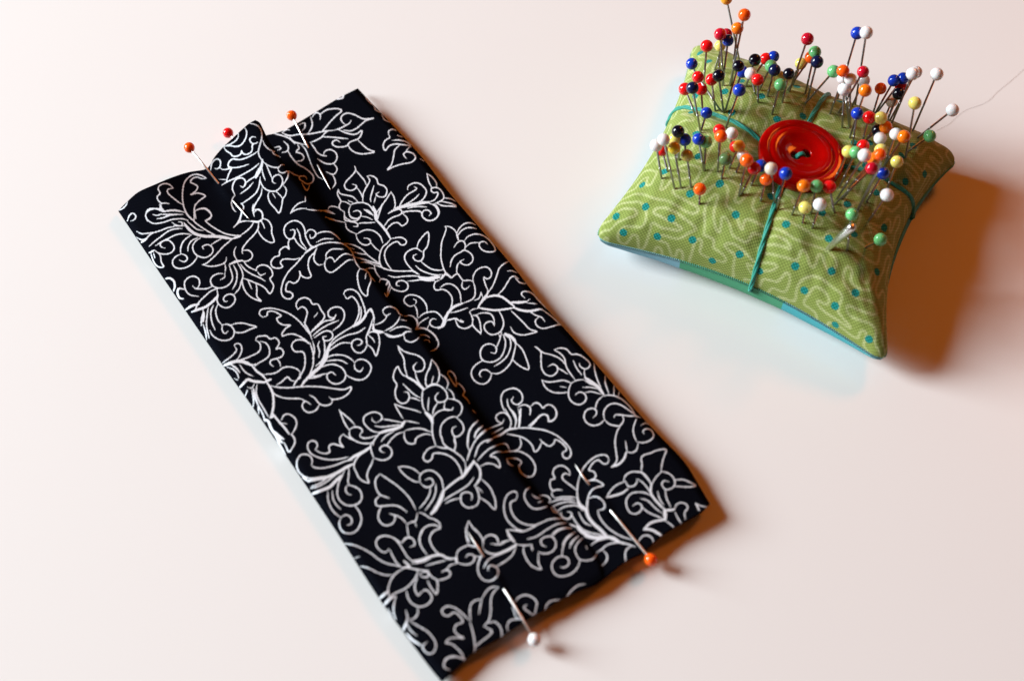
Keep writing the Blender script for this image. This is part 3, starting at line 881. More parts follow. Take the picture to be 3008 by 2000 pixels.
w32 370,890 430,800 430,700 390,640 360,610
400,900 460,960
370,890 410,960 420,1040 400,1100 340,1140
410,135 330,220 290,330 290,430 310,480
460,200 390,270 370,340
510,245 430,310 370,380 320,480 280,600
570,345 470,380 410,440 370,560
w48 360,600 330,660
640,415 540,460 470,520 400,600
680,490 610,500 550,545 610,560 650,610 660,680 590,640 510,630 440,660
740,570 760,630 820,660
510,240 580,210 680,170 710,120
690,170 630,140 615,90 660,50 720,50 770,100 790,170 770,230
570,290 640,250 700,215
w34 590,330 670,300 760,240 860,225
720,0 750,60 790,120
780,0 830,60 850,140 830,220
w34 900,0 890,100 880,220
860,225 960,220 1060,230 1180,250 1300,300 1390,370 1460,450 1480,520 1450,570 1400,565 1380,510 1430,470 1380,400 1300,355 1280,400 1230,430 1170,400 1120,350
1140,390 1110,460 1060,495 1030,420 970,360 890,320 740,290
990,200 1060,140 1130,75 1190,70 1220,110 1220,150 1280,130 1310,70 1300,0
1010,70 1010,0
890,340 905,400 880,460 830,480
640,410 730,405 770,470
680,500 780,490 880,490 970,530 1040,600 1070,690 1040,770 970,780 900,730 880,660 910,620 870,580 800,570 750,570
1010,900 960,940 940,1000 970,1080 1030,1140 1110,1150 1210,1120
1030,985 1070,1020 1130,1030
1100,1080 1150,1060
860,1000 850,960 800,955 740,1000 710,1080 710,1180 740,1270 800,1340 870,1390
860,1010 840,1050 790,1070 780,1130 810,1220 870,1290 960,1330 1060,1340 1140,1310 1240,1270 1380,1260
740,1390 830,1400 930,1410 1030,1370 1100,1330
w42 850,1390 930,1410
740,1390 780,1460 830,1520
970,1500 1080,1470 1200,1390 1310,1330 1430,1310
680,1530 740,1520 800,1500
1250,1450 1330,1390 1420,1370 1490,1380
1380,1568 1430,1480 1520,1420
1480,1568 1520,1500 1570,1460
1110,1000 1190,1000 1240,1040 1220,1090
1250,1140 1290,1190 1340,1200
1340,1200 1390,1260 1460,1260 1490,1210
460,1530 500,1470 560,1450 620,1480 640,1540
T 1600 1200
740,590 720,545 670,530 600,545 530,590 470,650 430,710 400,790 380,880 375,980 390,1060 430,1120
740,590 720,630 670,630 620,590 570,610 530,660 510,710 560,720 590,770 560,810 480,835 570,820 630,840 680,880 610,900 550,930 510,990 490,1060 480,1140
290,760 280,710 230,665 170,655 110,690 95,750 120,800 70,820 60,880 90,940 150,930 205,940
90,940 80,990 120,1030
290,765 230,745 200,790 240,840 310,890 370,940
120,1030 200,1015 290,1015 370,1020
60,1080 150,1050 250,1040 350,1050
140,1180 100,1130
80,1130 170,1090 280,1070 370,1090
140,1190 200,1140 290,1115 380,1120 440,1170
260,1185 300,1190 310,1240 260,1270 200,1240 190,1190
390,1190 420,1250 460,1310 540,1350
w48 380,1040 400,1100 470,1160 500,1240 560,1320 640,1390 720,1470
310,1220 370,1320 440,1390 540,1430 660,1450
510,1030 580,1010 650,1040 690,1100 680,1150 610,1170
610,1170 630,1240 690,1330 780,1410 890,1470 1020,1510
500,1060 490,1140 510,1240 570,1330
w55 420,1410 520,1470 640,1490 720,1480
720,1480 820,1520 920,1560
w32 290,1330 370,1360
1110,730 1120,640 1110,570 1150,530 1220,510 1290,480 1400,470 1370,560 1350,640 1340,720
1110,730 1160,780 1210,840 1230,900
1340,730 1280,790 1240,860
910,830 930,770 990,730 1060,725 1130,740 1180,790 1220,850
920,840 840,870 770,930 710,1020
w32 710,1020 800,1000 890,970 960,920
940,850 960,900
930,830 960,890 1020,890 1060,850 1060,810
1070,810 1130,850 1180,910 1220,970
1340,720 1420,740 1480,790 1500,860 1470,910 1400,930 1350,880 1370,830 1430,840
1490,820 1580,815 1660,840 1740,885 1650,900 1560,895 1490,890
w35 1230,860 1220,960 1250,1020 1310,1090 1370,1150
1390,930 1400,1020 1450,1130
1300,950 1320,1030 1370,1110
1220,1000 1150,965 1060,960 990,980 940,1050 945,1130 980,1190 1040,1210 1100,1180 1120,1120 1070,1085 1010,1120
1120,1130 1190,1190 1280,1230 1370,1270
1100,1030 1190,1060 1270,1140 1350,1200
w65 1380,1160 1390,1270
w45 1390,1170 1490,1160
1490,1160 1520,1100 1580,1080 1640,1110 1640,1160 1610,1190 1620,1270
1500,1190 1540,1270 1580,1330
w35 1140,1390 1210,1320 1290,1290 1380,1280
w40 1140,1390 1220,1390 1300,1430 1360,1470
1390,1290 1450,1330 1500,1375
w35 1740,1090 1780,1170
1740,1090 1810,1120 1880,1130
1080,1530 1120,1470 1180,1455 1240,1490 1250,1540
1640,1290 1740,1240
870,200 830,270 810,380 820,480 830,600 770,670
w32 770,670 850,640 910,580 940,500
930,370 940,440 950,500
950,500 1010,505 1060,470 1075,400
1060,380 1030,310 1020,220 1060,110
1070,380 1140,390 1220,360 1255,310 1230,250 1170,230 1130,260 1145,290
T 1500 900
275,460 330,500 350,530 350,640 360,720 400,780 470,800 530,760 540,700 490,665 430,690
290,460 370,530 450,550 530,580 590,620 630,670
500,500 560,480 640,490 700,550 770,550 850,590 910,650 910,690 860,720 800,690 790,650
500,500 570,540 620,600 640,690 680,760 740,840
720,620 760,710 820,790
850,720 850,790 870,830
530,700 600,740 660,780
360,850 440,870 530,860 610,850 700,880
360,850 400,930 470,980 550,995 640,990 670,980
570,920 640,930
700,880 670,950 670,1040 710,1100 780,1130 850,1100 870,1040 830,990 780,990 740,1020
700,880 760,850 840,840
840,840 900,880 980,920
830,930 920,930 1010,950
860,990 930,980 1040,1010
w48 860,820 960,890 1010,930 1070,1010
960,650 970,740 1000,850 1040,930
1090,800 1090,880 1130,1000
1190,910 1190,1020
1250,980 1240,1030
1070,1030 1140,1020 1230,1040 1310,1090 1380,1160 1430,1230
1060,1030 1000,1090 980,1150 970,1190
950,1280 990,1230 970,1180 910,1175 860,1210 845,1280 880,1340 950,1370 1030,1350 1080,1300
1080,1300 1070,1230 1100,1160 1160,1120 1230,1120 1300,1150 1370,1200 1440,1250
1080,1300 1130,1350 1200,1370 1260,1370 1300,1310 1290,1260
1190,1280 1210,1245 1290,1250 1370,1260 1440,1260 1500,1280
1500,1370 1550,1340 1600,1360
360,1170 430,1130 490,1150 530,1220 510,1290 440,1320 430,1260 380,1240 330,1270 270,1340 220,1390
T 1000 1550
40,180 130,190 240,230 350,290 440,360 540,410 640,430 720,460
560,240 520,280 460,260 410,190 430,120 510,90 600,110 660,160 720,250 770,330 830,380
570,250 600,320 640,390 690,440
710,170 740,120 800,105 850,150 850,200 800,215
960,10 920,80 910,150 940,230 1000,310
1150,10 1080,30 1030,100 1040,180 1090,260 1150,310
w35 820,380 920,370 1030,330 1150,310 1240,350 1320,350
w40 730,380 790,430
820,410 940,390 1040,350
980,435 1100,400 1220,370
720,460 800,460 890,480 1020,490
w40 720,460 800,440
150,350 220,330
220,440 320,460 420,510 510,540 600,540
720,470 640,520 580,600 550,700 560,790
560,790 650,740 740,700 820,630 880,540 890,490
w42 450,810 520,750 550,730
w42 500,890 560,820 620,790
640,780 620,860 610,960 640,1060
540,920 600,1040
890,570 860,640 860,720 900,780 920,740
920,750 980,710 1040,760 1050,820 1000,880 920,905 840,880 780,810 760,720
920,520 1000,500 1010,560 940,560 910,530
1010,500 1050,560 1110,600 1120,680 1105,760 1040,680 1000,600
1110,600 1180,590 1250,560 1265,510 1220,480 1160,510
1220,480 1260,430 1330,410
890,920 890,980 850,1040 790,1050
750,940 770,1010 770,1070
w40 770,1050 750,1110 720,1180
800,1070 900,1130 1000,1190 1070,1270 1100,1350 1070,1430 1010,1445 950,1390 960,1340 1000,1310
770,1110 810,1180 880,1240
w35 760,1210 830,1290 930,1350
w48 1330,340 1340,400
1340,350 1340,290 1380,240 1470,200 1540,210
1440,340 1470,305 1530,310 1545,360 1500,410 1430,420 1350,400
1540,330 1620,330
1440,0 1450,80 1490,160
w35 1480,200 1580,220
1540,0 1600,70 1640,140 1640,220
1640,140 1690,90 1760,80 1810,120 1820,170
1730,180 1830,190 1910,150 1970,130
1640,230 1690,280 1780,300 1870,270 2000,210
w42 1850,290 1950,240 2030,190
1640,290 1600,370 1580,470 1610,560 1670,605 1750,600 1810,540 1810,470 1750,430 1700,450 1700,490
1650,460 1690,380 1760,330 1870,290
1800,440 1900,380 1980,310 2020,220
1910,20 1950,110 2020,180
2040,190 2120,200 2210,190
2110,210 2110,280 2150,370 2210,440 2310,475 2280,400 2280,290
w30 2200,200 2210,260
1820,680 1740,680 1680,730 1630,810
1630,820 1560,830 1500,880 1490,970 1500,1070
1630,820 1610,900 1595,990
1810,690 1750,760 1730,850 1730,960 1710,1060 1650,1130
1480,1060 1400,980 1320,920 1230,900 1170,940 1180,990 1240,1010 1310,970 1370,1010 1410,1080 1340,1110 1310,1160 1340,1220 1420,1265 1340,1260 1260,1270 1210,1320 1270,1330 1340,1380 1400,1450 1430,1520
1490,1080 1520,1180 1540,1280 1550,1370 1540,1450
1550,1370 1630,1300 1720,1230 1740,1180 1650,1130
1700,1090 1780,1080 1840,1140 1860,1220 1850,1280
1190,1560 1230,1500 1320,1480 1430,1500
2010,850 2050,800 2120,770 2200,790 2260,850 2250,920 2230,1000 2160,960 2110,910 2150,880
1980,900 2010,1000 2050,1050
w35 2020,1040 2090,1050
2050,1050 1960,1060 1920,1120 1930,1190
T 1200 1600
1570,760 1590,690 1650,640 1760,630
1820,600 1880,520 1960,460 2040,450
650,1330 610,1240
480,1440 410,1400 420,1320 500,1280 580,1290 650,1330
1950,590 2040,520 2150,490
T 1500 1500
410,410 360,390 350,330 410,295 480,300 520,360 510,430 450,480 380,490 320,470
480,290 540,230 620,200 700,195
590,520 600,430 640,330 740,240
680,430 700,360 780,290
830,310 770,370 740,440 760,510 800,560 880,570 950,550 990,500
880,440 870,400
570,640 620,650 670,610 660,550 600,520 530,540 480,600 480,680 530,740 610,750 700,720 770,650 800,560
990,480 1050,440 1110,390 1200,365 1300,360
1060,450 1110,510 1100,580 1050,630
920,400 980,350 1080,320 1150,310
w48 860,290 960,310 1060,300 1170,310 1260,360
1260,360 1340,380 1440,410
1400,400 1330,450 1320,540 1330,600
1340,580 1420,545
w48 760,180 830,260
"""
PINS = """
T 1900 0
amber 917 -10 1080 760
vermilion 1123 175 955 990
orange 1043 330 975 980
crimson 845 398 885 990
crimson 915 400 780 805
pale_yellow 845 530 825 850
blue 935 470 870 990
red 690 533 655 980
blue 518 738 650 1090
red 590 890 860 1290
red 440 1028 560 1330
navy 527 1015 620 1530
red 625 1028 648 1340
red 745 920 790 1280
black 827 875 885 1300
black 1055 763 900 1290
blue 1100 830 1010 1060
blue 1065 1040 910 1470
white 1195 850 1250 1085
black 1245 693 1140 1000
red 1372 680 1240 870
blue 1460 655 1440 900
green 1430 765 1295 1040
navy 1470 810 1390 1110
red 1277 922 1280 1180
black 1635 853 1560 1180
dull_yellow 1530 890 1510 1060
green 1537 978 1440 1320
crimson 1850 452 1640 1060
green 1935 605 1825 1080
vermilion 1890 662 1620 1040
navy 1960 715 1845 1170
pale_yellow 1775 735 1680 980
green 2150 825 1830 1190
T 2400 0
vermilion 300 820 370 1450
blue 462 385 237 1140
white 568 380 440 1210
crimson 530 830 250 1300
white 300 905 150 1310
white 385 915 375 1470
white 312 1032 290 1470
white 540 930 400 1230
orange 555 1045 375 1590
vermilion 732 1022 650 1290
blue 885 930 680 1290
blue 990 905 720 1260
red 965 990 830 1330
cream 860 1170 800 1320
black 938 1083 810 1390
white 1100 855 860 1420
white 1140 835 920 1240
white 1380 857 1110 1490
pale_yellow 1127 1190 1020 1816
white 1560 1270 1160 1586
T 2400 300
green 1298 393 1040 575
blue 463 133 410 490
red 600 178 530 430
pale_yellow 735 185 565 440
orange 790 290 720 520
black 700 325 560 440
white 727 420 690 620
white 907 370 780 720
orange 1000 400 770 740
red 530 505 500 640
pale_yellow 360 572 190 920
green 445 580 260 980
white 548 615 230 1110
pale_yellow 735 555 640 800
vermilion 722 603 300 1110
orange 650 660 360 1000
pale_yellow 920 690 810 990
crimson 630 765 205 1175
blue 760 820 570 1150
white 805 1070 600 1360
red 143 978 200 1270
T 2200 500
green 1187 510 1130 920
green 1515 800 1340 890
T 1900 300
white 195 435 320 1000
white 110 500 170 880
red 175 555 240 800
black 360 340 370 670
pale_yellow 320 430 360 660
yellow 315 530 395 990
blue 437 435 450 640
dull_yellow 462 615 510 980
blue 595 428 660 790
green 680 460 662 792
blue 688 127 625 330
red 835 325 830 640
vermilion 853 395 815 800
white 980 363 965 560
red 1020 515 1060 640
amber 1063 508 950 760
dull_green 907 658 860 880
white 1110 620 1030 810
vermilion 1150 672 1060 1080
dark_red 1235 765 1090 1060
blue 1315 735 1200 960
cream 1430 768 1475 1180
vermilion 1375 890 1310 1140
blue 1600 825 1490 1240
orange 1805 965 1670 1300
green 1955 970 1890 1280
pale_yellow 1823 1215 1795 1390
white 1993 1180 1905 1450
vermilion 612 1003 605 1175
"""
DOTS = """
T 1700 500
985,20 735,168 770,420 1065,555 517,718 903,768 1285,270 1622,157 1310,803 1805,515 1855,972 2210,302 2080,1160 1540,1050 430,530
T 2200 500
430,622 915,785 530,1108 958,1162 640,1382 1225,1408 990,1560 840,492 1130,395 1560,665 1475,1175 1825,690 1675,1130 1805,130 2025,50 1460,250 1205,735 1000,1780 1385,1950 1513,2280
T 2400 300
430,470 610,470 1105,500 975,610 570,720 1240,830 680,1040 1140,1290
T 1900 0
610,615 715,710 900,1055 1085,930 980,1300 520,1290 1320,1105 1725,1000 1500,1375 1800,1335 560,1100 2210,1165
T 1900 300
565,365 590,630 195,800 840,940
"""
# ------------------------------------------------------------------ table top
bm = bmesh.new()
bmesh.ops.create_cube(bm, size=1.0)
for v in bm.verts: v.co = Vector((v.co.x * 1.5, v.co.y * 1.1 + 0.35, v.co.z * 0.03 - 0.015))
bmesh.ops.bevel(bm, geom=[e for e in bm.edges], offset=0.004, segments=3, affect='EDGES')
me = bpy.data.meshes.new('table_top'); bm.to_mesh(me); bm.free()
tag(link('table_top', me, mat_table()), 'glossy white table top under the pouch and pincushion', None, kind='structure')

# ------------------------------------------------------------------ the scroll print: signed distance to the inked lines, in photograph pixels
PS = 2.0
PW, PH = int(3008 / PS), int(2010 / PS)
SDF = np.full((PH, PW), 20.0, np.float32)

def ink(pts, hw):
    pts = np.asarray(pts, float)
    L = np.linalg.norm(np.diff(pts, axis=0), axis=1).sum()
    q = polyline(pts, max(3, int(L / 5)))
    s = np.linspace(0, L, len(q)); e = np.minimum(s, L - s)
    w = hw * (0.60 + 0.40 * np.clip(e / 16.0, 0, 1))
    for k in range(len(q) - 1):
        a, b = q[k], q[k + 1]; m = hw + 8
        x0 = max(0, int((min(a[0], b[0]) - m) / PS)); x1 = min(PW, int((max(a[0], b[0]) + m) / PS) + 2)
        y0 = max(0, int((min(a[1], b[1]) - m) / PS)); y1 = min(PH, int((max(a[1], b[1]) + m) / PS) + 2)
        if x1 <= x0 or y1 <= y0: continue
        X = (np.arange(x0, x1) * PS)[None, :]; Y = (np.arange(y0, y1) * PS)[:, None]
        d = b - a; dd = d @ d + 1e-9
        t = np.clip(((X - a[0]) * d[0] + (Y - a[1]) * d[1]) / dd, 0, 1)
        r = np.hypot(X - a[0] - t * d[0], Y - a[1] - t * d[1]) - (w[k] * (1 - t) + w[k + 1] * t)
        np.minimum(SDF[y0:y1, x0:x1], r, out=SDF[y0:y1, x0:x1])

for o, t in tiles(STROKES):
    wd = 15.5
    if t[0][0] == 'w': wd = 0.72 * float(t[0][1:]); t = t[1:]
    P = np.array([[float(c) for c in q.split(',')] for q in t]) / 3.92 + np.array(o)
    ink(P, 0.5 * wd / 3.92)

def sample_print(px, py):
    x = np.clip(px / PS, 0, PW - 2); y = np.clip(py / PS, 0, PH - 2)
    i = x.astype(int); j = y.astype(int); fx = x - i; fy = y - j
    return (SDF[j, i] * (1 - fx) + SDF[j, i + 1] * fx) * (1 - fy) + (SDF[j + 1, i] * (1 - fx) + SDF[j + 1, i + 1] * fx) * fy

# ------------------------------------------------------------------ folded black pouch
def coons(top, bottom, left, right, n, m):
    """pixel grid [t, s] inside four boundary curves; top/bottom run left to right"""
    T, B = polyline(top, m), polyline(bottom, m)
    L, R = polyline(left, n), polyline(right, n)
    s = np.linspace(0, 1, m)[None, :, None]; t = np.linspace(0, 1, n)[:, None, None]
    P = (1 - t) * T[None] + t * B[None] + (1 - s) * L[:, None] + s * R[:, None]
    P -= (1 - s) * (1 - t) * T[0] + s * (1 - t) * T[-1] + (1 - s) * t * B[0] + s * t * B[-1]
    return P

AX = np.array([math.cos(math.radians(-60)), math.sin(math.radians(-60))])     # cloth grain along the pouch
def cloth_uv(W):
    x, y = W[:, 0] / MM, W[:, 1] / MM
    return np.stack([x * AX[0] + y * AX[1], -x * AX[1] + y * AX[0]], -1)

PIERCE = [(635, 531), (693, 600), (900, 424), (939, 497), (1805, 513 + 1000), (1720, 1410), (1490, 1745), (1411, 1619)]
def pucker(P, z):
    for k, (x, y) in enumerate(PIERCE):                   # cloth pulled down where a pin enters or leaves, and lifted between
        z = z - 0.55 * np.exp(-((P[..., 0] - x) ** 2 + (P[..., 1] - y) ** 2) / 15.0 ** 2)
    for (x0, y0), (x1, y1) in zip(PIERCE[::2], PIERCE[1::2]):
        dx, dy = x1 - x0, y1 - y0; t_ = np.clip(((P[..., 0] - x0) * dx + (P[..., 1] - y0) * dy) / (dx * dx + dy * dy), 0, 1)
        z = z + 0.6 * np.sin(math.pi * t_) * np.exp(-((P[..., 0] - x0 - t_ * dx) ** 2 + (P[..., 1] - y0 - t_ * dy) ** 2) / 13.0 ** 2)
    return z
def flap(name, P, z, parent):
    z = pucker(P, z)
    n, m = P.shape[:2]
    W = at(P[..., 0], P[..., 1], z * MM).reshape(-1, 3)
    me = mesh_np(name, W, grid_faces(n, m, flip=True))
    add_attr(me, 'print_distance', sample_print(P[..., 0], P[..., 1]))
    add_uv(me, cloth_uv(W))
    o = link(name, me, M_PRINT, parent)
    sd = o.modifiers.new('layer', 'SOLIDIFY'); sd.thickness = 1.0 * MM; sd.offset = -1.0
    return o, W.reshape(n, m, 3)

L_TOP = [(347, 620), (374, 592), (407, 564), (458, 541), (509, 520), (555, 506), (601, 498), (616, 486), (630, 462), (657, 431), (698, 393), (729, 365), (750, 353)]
FOLD = [(750, 353), (764, 362), (776, 386), (792, 418), (812, 446), (848, 501), (877, 538), (938, 618), (1010, 715), (1079, 799), (1137, 873), (1178, 921), (1222, 968), (1306, 1091), (1339, 1135), (1398, 1219), (1433, 1264), (1489, 1343), (1560, 1432), (1616, 1486), (1683, 1557), (1712, 1579), (1753, 1622), (1782, 1685)]
L_LEFT = [(347, 620), (484, 824), (653, 1071), (740, 1193), (843, 1343), (933, 1478), (1002, 1583), (1110, 1752), (1179, 1848), (1255, 1950), (1298, 2003)]
L_BOT = [(1298, 2003), (1362, 1944), (1395, 1914), (1471, 1872), (1566, 1808), (1600, 1792), (1655, 1757), (1740, 1718), (1782, 1685)]
R_RIGHT = [(1051, 260), (1119, 332), (1183, 400), (1249, 474), (1316, 562), (1404, 664), (1455, 722), (1516, 794), (1583, 880), (1649, 955), (1745, 1063), (1816, 1145), (1883, 1221), (1942, 1284), (2008, 1353), (2046, 1412), (2086, 1480)]
R_TOP = [(712, 436), (752, 412), (782, 398), (805, 393), (836, 383), (851, 375), (912, 339), (979, 298), (1009, 281), (1051, 260)]
R_BOT = [(1690, 1735), (1742, 1717), (1765, 1704), (1833, 1650), (1888, 1620), (1945, 1570), (1999, 1537), (2053, 1507), (2086, 1480)]
R_LEFT = [(712, 436), (860, 640), (1040, 880), (1240, 1130), (1440, 1400), (1600, 1610), (1690, 1735)]

pouch = empty('fabric_pouch', tuple(at(np.array(1200.), np.array(1130.), np.array(0.))))
tag(pouch, 'black cotton pouch printed with white leaf scrolls, folded flat and pinned on the table', 'pouch')
pouch_inv = Matrix.Translation(-Vector(pouch.location))

n, m = 760, 250
P = coons(L_TOP, L_BOT, L_LEFT, FOLD, n, m)
s = np.linspace(0, 1, m)[None, :]; t = np.linspace(0, 1, n)[:, None]
ws = np.linspace(0, 1, m)[None, :] * 62.0                # mm across the left flap
tau = t * 215.0                                           # mm down from the open end
z = 4.9 + 2.9 * s ** 1.8 * (1 - 0.85 * smoothstep(0.62, 0.95, t)) - 0.5 * smoothstep(0.85, 1.0, t)
z = z + (4.6 * np.exp(-((s - 0.26) / 0.17) ** 2)) * np.exp(-tau / 26.0)
z = z + 9.5 * smoothstep(0.60, 1.0, s) * np.exp(-(tau / 24.0) ** 1.3)
z = z - 0.9 * np.exp(-((s - 0.55) / 0.1) ** 2) * np.exp(-tau / 20.0)
z = z + 0.35 * value_noise(s * 4 + 3, t * 11, 4) * smoothstep(0.02, 0.12, s)
eL = np.clip(ws / 3.2, 0, 1); z = z - (z - 1.5) * (1 - np.sqrt(1 - (1 - eL) ** 2))
eR = np.clip((62.0 - ws) / 2.2, 0, 1); z = z - 1.7 * (1 - np.sqrt(1 - (1 - eR) ** 2))
eB = np.clip((215.0 - tau) / 4.0, 0, 1); z = z - 0.5 * (1 - eB) ** 2
left, WL = flap('left_flap', P, z, pouch)
zL = z; PL = P

n, m = 700, 230
P = coons(R_TOP, R_BOT, R_LEFT, R_RIGHT, n, m)
s = np.linspace(0, 1, m)[None, :]; t = np.linspace(0, 1, n)[:, None]
ws = s * 52.0
z = 3.7 + 1.2 * smoothstep(0.1, 0.6, s) + 0 * t
z = z - 0.7 * smoothstep(0.85, 1.0, t) * smoothstep(0.3, 0.6, s)
z = z + 0.3 * value_noise(s * 4 + 9, t * 10 + 5, 7) * smoothstep(0.1, 0.3, s)
z = z + 1.1 * smoothstep(0.35, 0.9, s)
eR = np.clip((52.0 - ws) / 2.4, 0, 1); z = z - (z - 3.1) * (1 - np.sqrt(1 - (1 - eR) ** 2))
right, WR = flap('right_flap', P, z, pouch)
zR = z; PR = P

def sheet(name, outline, z0, z1, mat):
    """flat cloth layer from an outline in photograph pixels"""
    W = [at(np.array(float(x)), np.array(float(y)), z1 * MM) for x, y in outline]
    bm = bmesh.new()
    a = [bm.verts.new(w) for w in W]; b = [bm.verts.new((w[0], w[1], z0 * MM)) for w in W]
    f = bm.faces.new(a); k = len(a)
    if f.normal.z < 0: pass
    bm.faces.new(b[::-1])
    for i in range(k): bm.faces.new((a[i], b[i], b[(i + 1) % k], a[(i + 1) % k]))
    bmesh.ops.recalc_face_normals(bm, faces=bm.faces)
    bmesh.ops.triangulate(bm, faces=[g for g in bm.faces if len(g.verts) > 4])
    me = bpy.data.meshes.new(name); bm.to_mesh(me); bm.free()
    return link(name, me, mat, pouch)

def inset(pts, c=(1200, 1130), k=0.985):
    return [(c[0] + (x - c[0]) * k, c[1] + (y - c[1]) * k) for x, y in pts]
OUT = [(372, 625), (480, 560), (620, 520), (800, 418), (1040, 290)] + R_RIGHT[2:-1] + [(2060, 1500), (1945, 1576), (1835, 1655), (1760, 1708), (1655, 1762), (1568, 1814), (1400, 1914), (1310, 1985)] + L_LEFT[-2:0:-1]
sheet('back_panel', inset(OUT, k=0.990), 0.25, 1.3, M_BLACK)
sheet('lining', inset(OUT, k=0.982), 1.5, 3.0, M_BLACK)
for o in list(pouch.children): o.matrix_parent_inverse = pouch_inv

# ------------------------------------------------------------------ pins
HEAD_R = 1.88 * MM
hm = bmesh.new(); bmesh.ops.create_uvsphere(hm, u_segments=28, v_segments=18, radius=HEAD_R)
for v in hm.verts:
    if v.co.z < -0.86 * HEAD_R: v.co.z -= 0.12 * MM            # little neck of melted glass on the wire
    v.co.z += HEAD_R * 0.9
for f in hm.faces: f.smooth = True
HEAD_ME = {}
for k in HEADS:
    me = bpy.data.meshes.new('pin_head_' + k); hm.to_mesh(me); me.materials.append(M_HEAD[k]); HEAD_ME[k] = me
hm.free()
# 1 mm of wire along z, stretched for each pin
V, F = tube([(0, 0, 0), (0, 0, 0.002), (0, 0, 0.6), (0, 0, 1)], [0.36 * MM, 0.36 * MM, 0.35 * MM, 0.33 * MM], 10)
SHAFT_ME = bpy.data.meshes.new('pin_shaft'); SHAFT_ME.from_pydata([tuple(v) for v in V], [], F)
for p in SHAFT_ME.polygons: p.use_smooth = True
SHAFT_ME.materials.append(M_STEEL)
def dir_matrix(d):
    return Vector(d).normalized().to_track_quat('Z', 'Y').to_matrix().to_4x4()

def straight_pin(name, color, head, base, label, group, depth=6 * MM, scale=1.0):
    """head: centre of the ball; base: where the wire enters the cloth"""
    head, base = Vector(head), Vector(base); d = (head - base); L = d.length; d.normalize()
    r = empty(name, base)
    R = dir_matrix(d)
    h = bpy.data.objects.new('head', HEAD_ME[color]); COL.objects.link(h); h.parent = r
    h.matrix_local = Matrix.Translation(d * (L - HEAD_R * 0.9 * scale)) @ R @ Matrix.Scale(scale, 4)
    w = bpy.data.objects.new('shaft', SHAFT_ME); COL.objects.link(w); w.parent = r
    w.matrix_local = Matrix.Translation(-d * depth) @ R @ Matrix.Scale(L + depth - HEAD_R, 4, (0, 0, 1))
    tag(r, label, 'pin', group)
    return r

def surf_z(px, py):
    """height (mm) of the pouch's visible surface at a pixel"""
    best = None
    for PP, zz in ((PL, zL), (PR, zR)):
        d = (PP[..., 0] - px) ** 2 + (PP[..., 1] - py) ** 2; k = np.argmin(d)
        if d.ravel()[k] < 40 ** 2 and (best is None or d.ravel()[k] < best[0] - 30): best = (d.ravel()[k], zz.ravel()[k])
    return best[1] if best else 0.6

M_STEEL_LIT = mat_steel('window_lit_pin_steel', (0.84, 0.83, 0.82), 0.30)  # same steel as the cushion pins, colour lightened to paint in the window's reflection
def cloth_pin(color, pts, label):
    """pin woven through the pouch: list of (px, py, height mm or offset from cloth as string)"""
    W = []
    for x, y, h in pts:
        zz = h if not isinstance(h, str) else surf_z(x, y) + float(h)
        W.append(at(np.array(float(x)), np.array(float(y)), zz * MM))
    W = np.array(W)
    r = empty('straight_pin', tuple(W[0])); tag(r, label, 'pin', 'pins holding the pouch edges')
    d = Vector(W[0] - W[1]).normalized()
    h = bpy.data.objects.new('head', HEAD_ME[color]); COL.objects.link(h); h.parent = r
    h.matrix_local = Matrix.Translation(-d * HEAD_R * 0.9) @ dir_matrix(d)
    path = polyline(W - W[0], 40)
    rad = np.full(40, 0.34 * MM); rad[-6:] = np.linspace(0.34, 0.06, 6) * MM
    tube_obj('shaft', path, rad, M_STEEL_LIT, r, 10)

cloth_pin('vermilion', [(556, 434, 9.5), (596, 482, 8.8), (635, 531, '0.35'), (664, 566, '-1.6'), (693, 600, '0.3'), (733, 645, '0.6')], 'orange-headed pin through the rounded left flap at the open end of the black pouch')
cloth_pin('red', [(670, 391, 3.6), (690, 412, 3.4), (712, 437, 3.2), (745, 478, 3.2)], 'red-headed pin half hidden behind the raised fold of the black pouch')
cloth_pin('vermilion', [(857, 340, 6.0), (880, 385, 5.4), (900, 424, '0.35'), (920, 460, '-1.5'), (939, 497, '0.3'), (971, 559, '0.6')], 'orange-headed pin through the flat flap beside the raised fold of the black pouch')
cloth_pin('vermilion', [(1912, 1643, 4.6), (1860, 1580, 4.9), (1805, 1513, '0.35'), (1762, 1461, '-1.5'), (1720, 1410, '0.3'), (1688, 1362, '0.6')], 'orange-headed pin at the closed end of the black pouch, next to the white-headed pin')
cloth_pin('white', [(1570, 1878, 4.1), (1532, 1812, 5.4), (1490, 1745, '0.35'), (1450, 1682, '-1.5'), (1411, 1619, '0.3'), (1372, 1558, '0.6')], 'white-headed pin sticking out of the closed end of the black pouch')

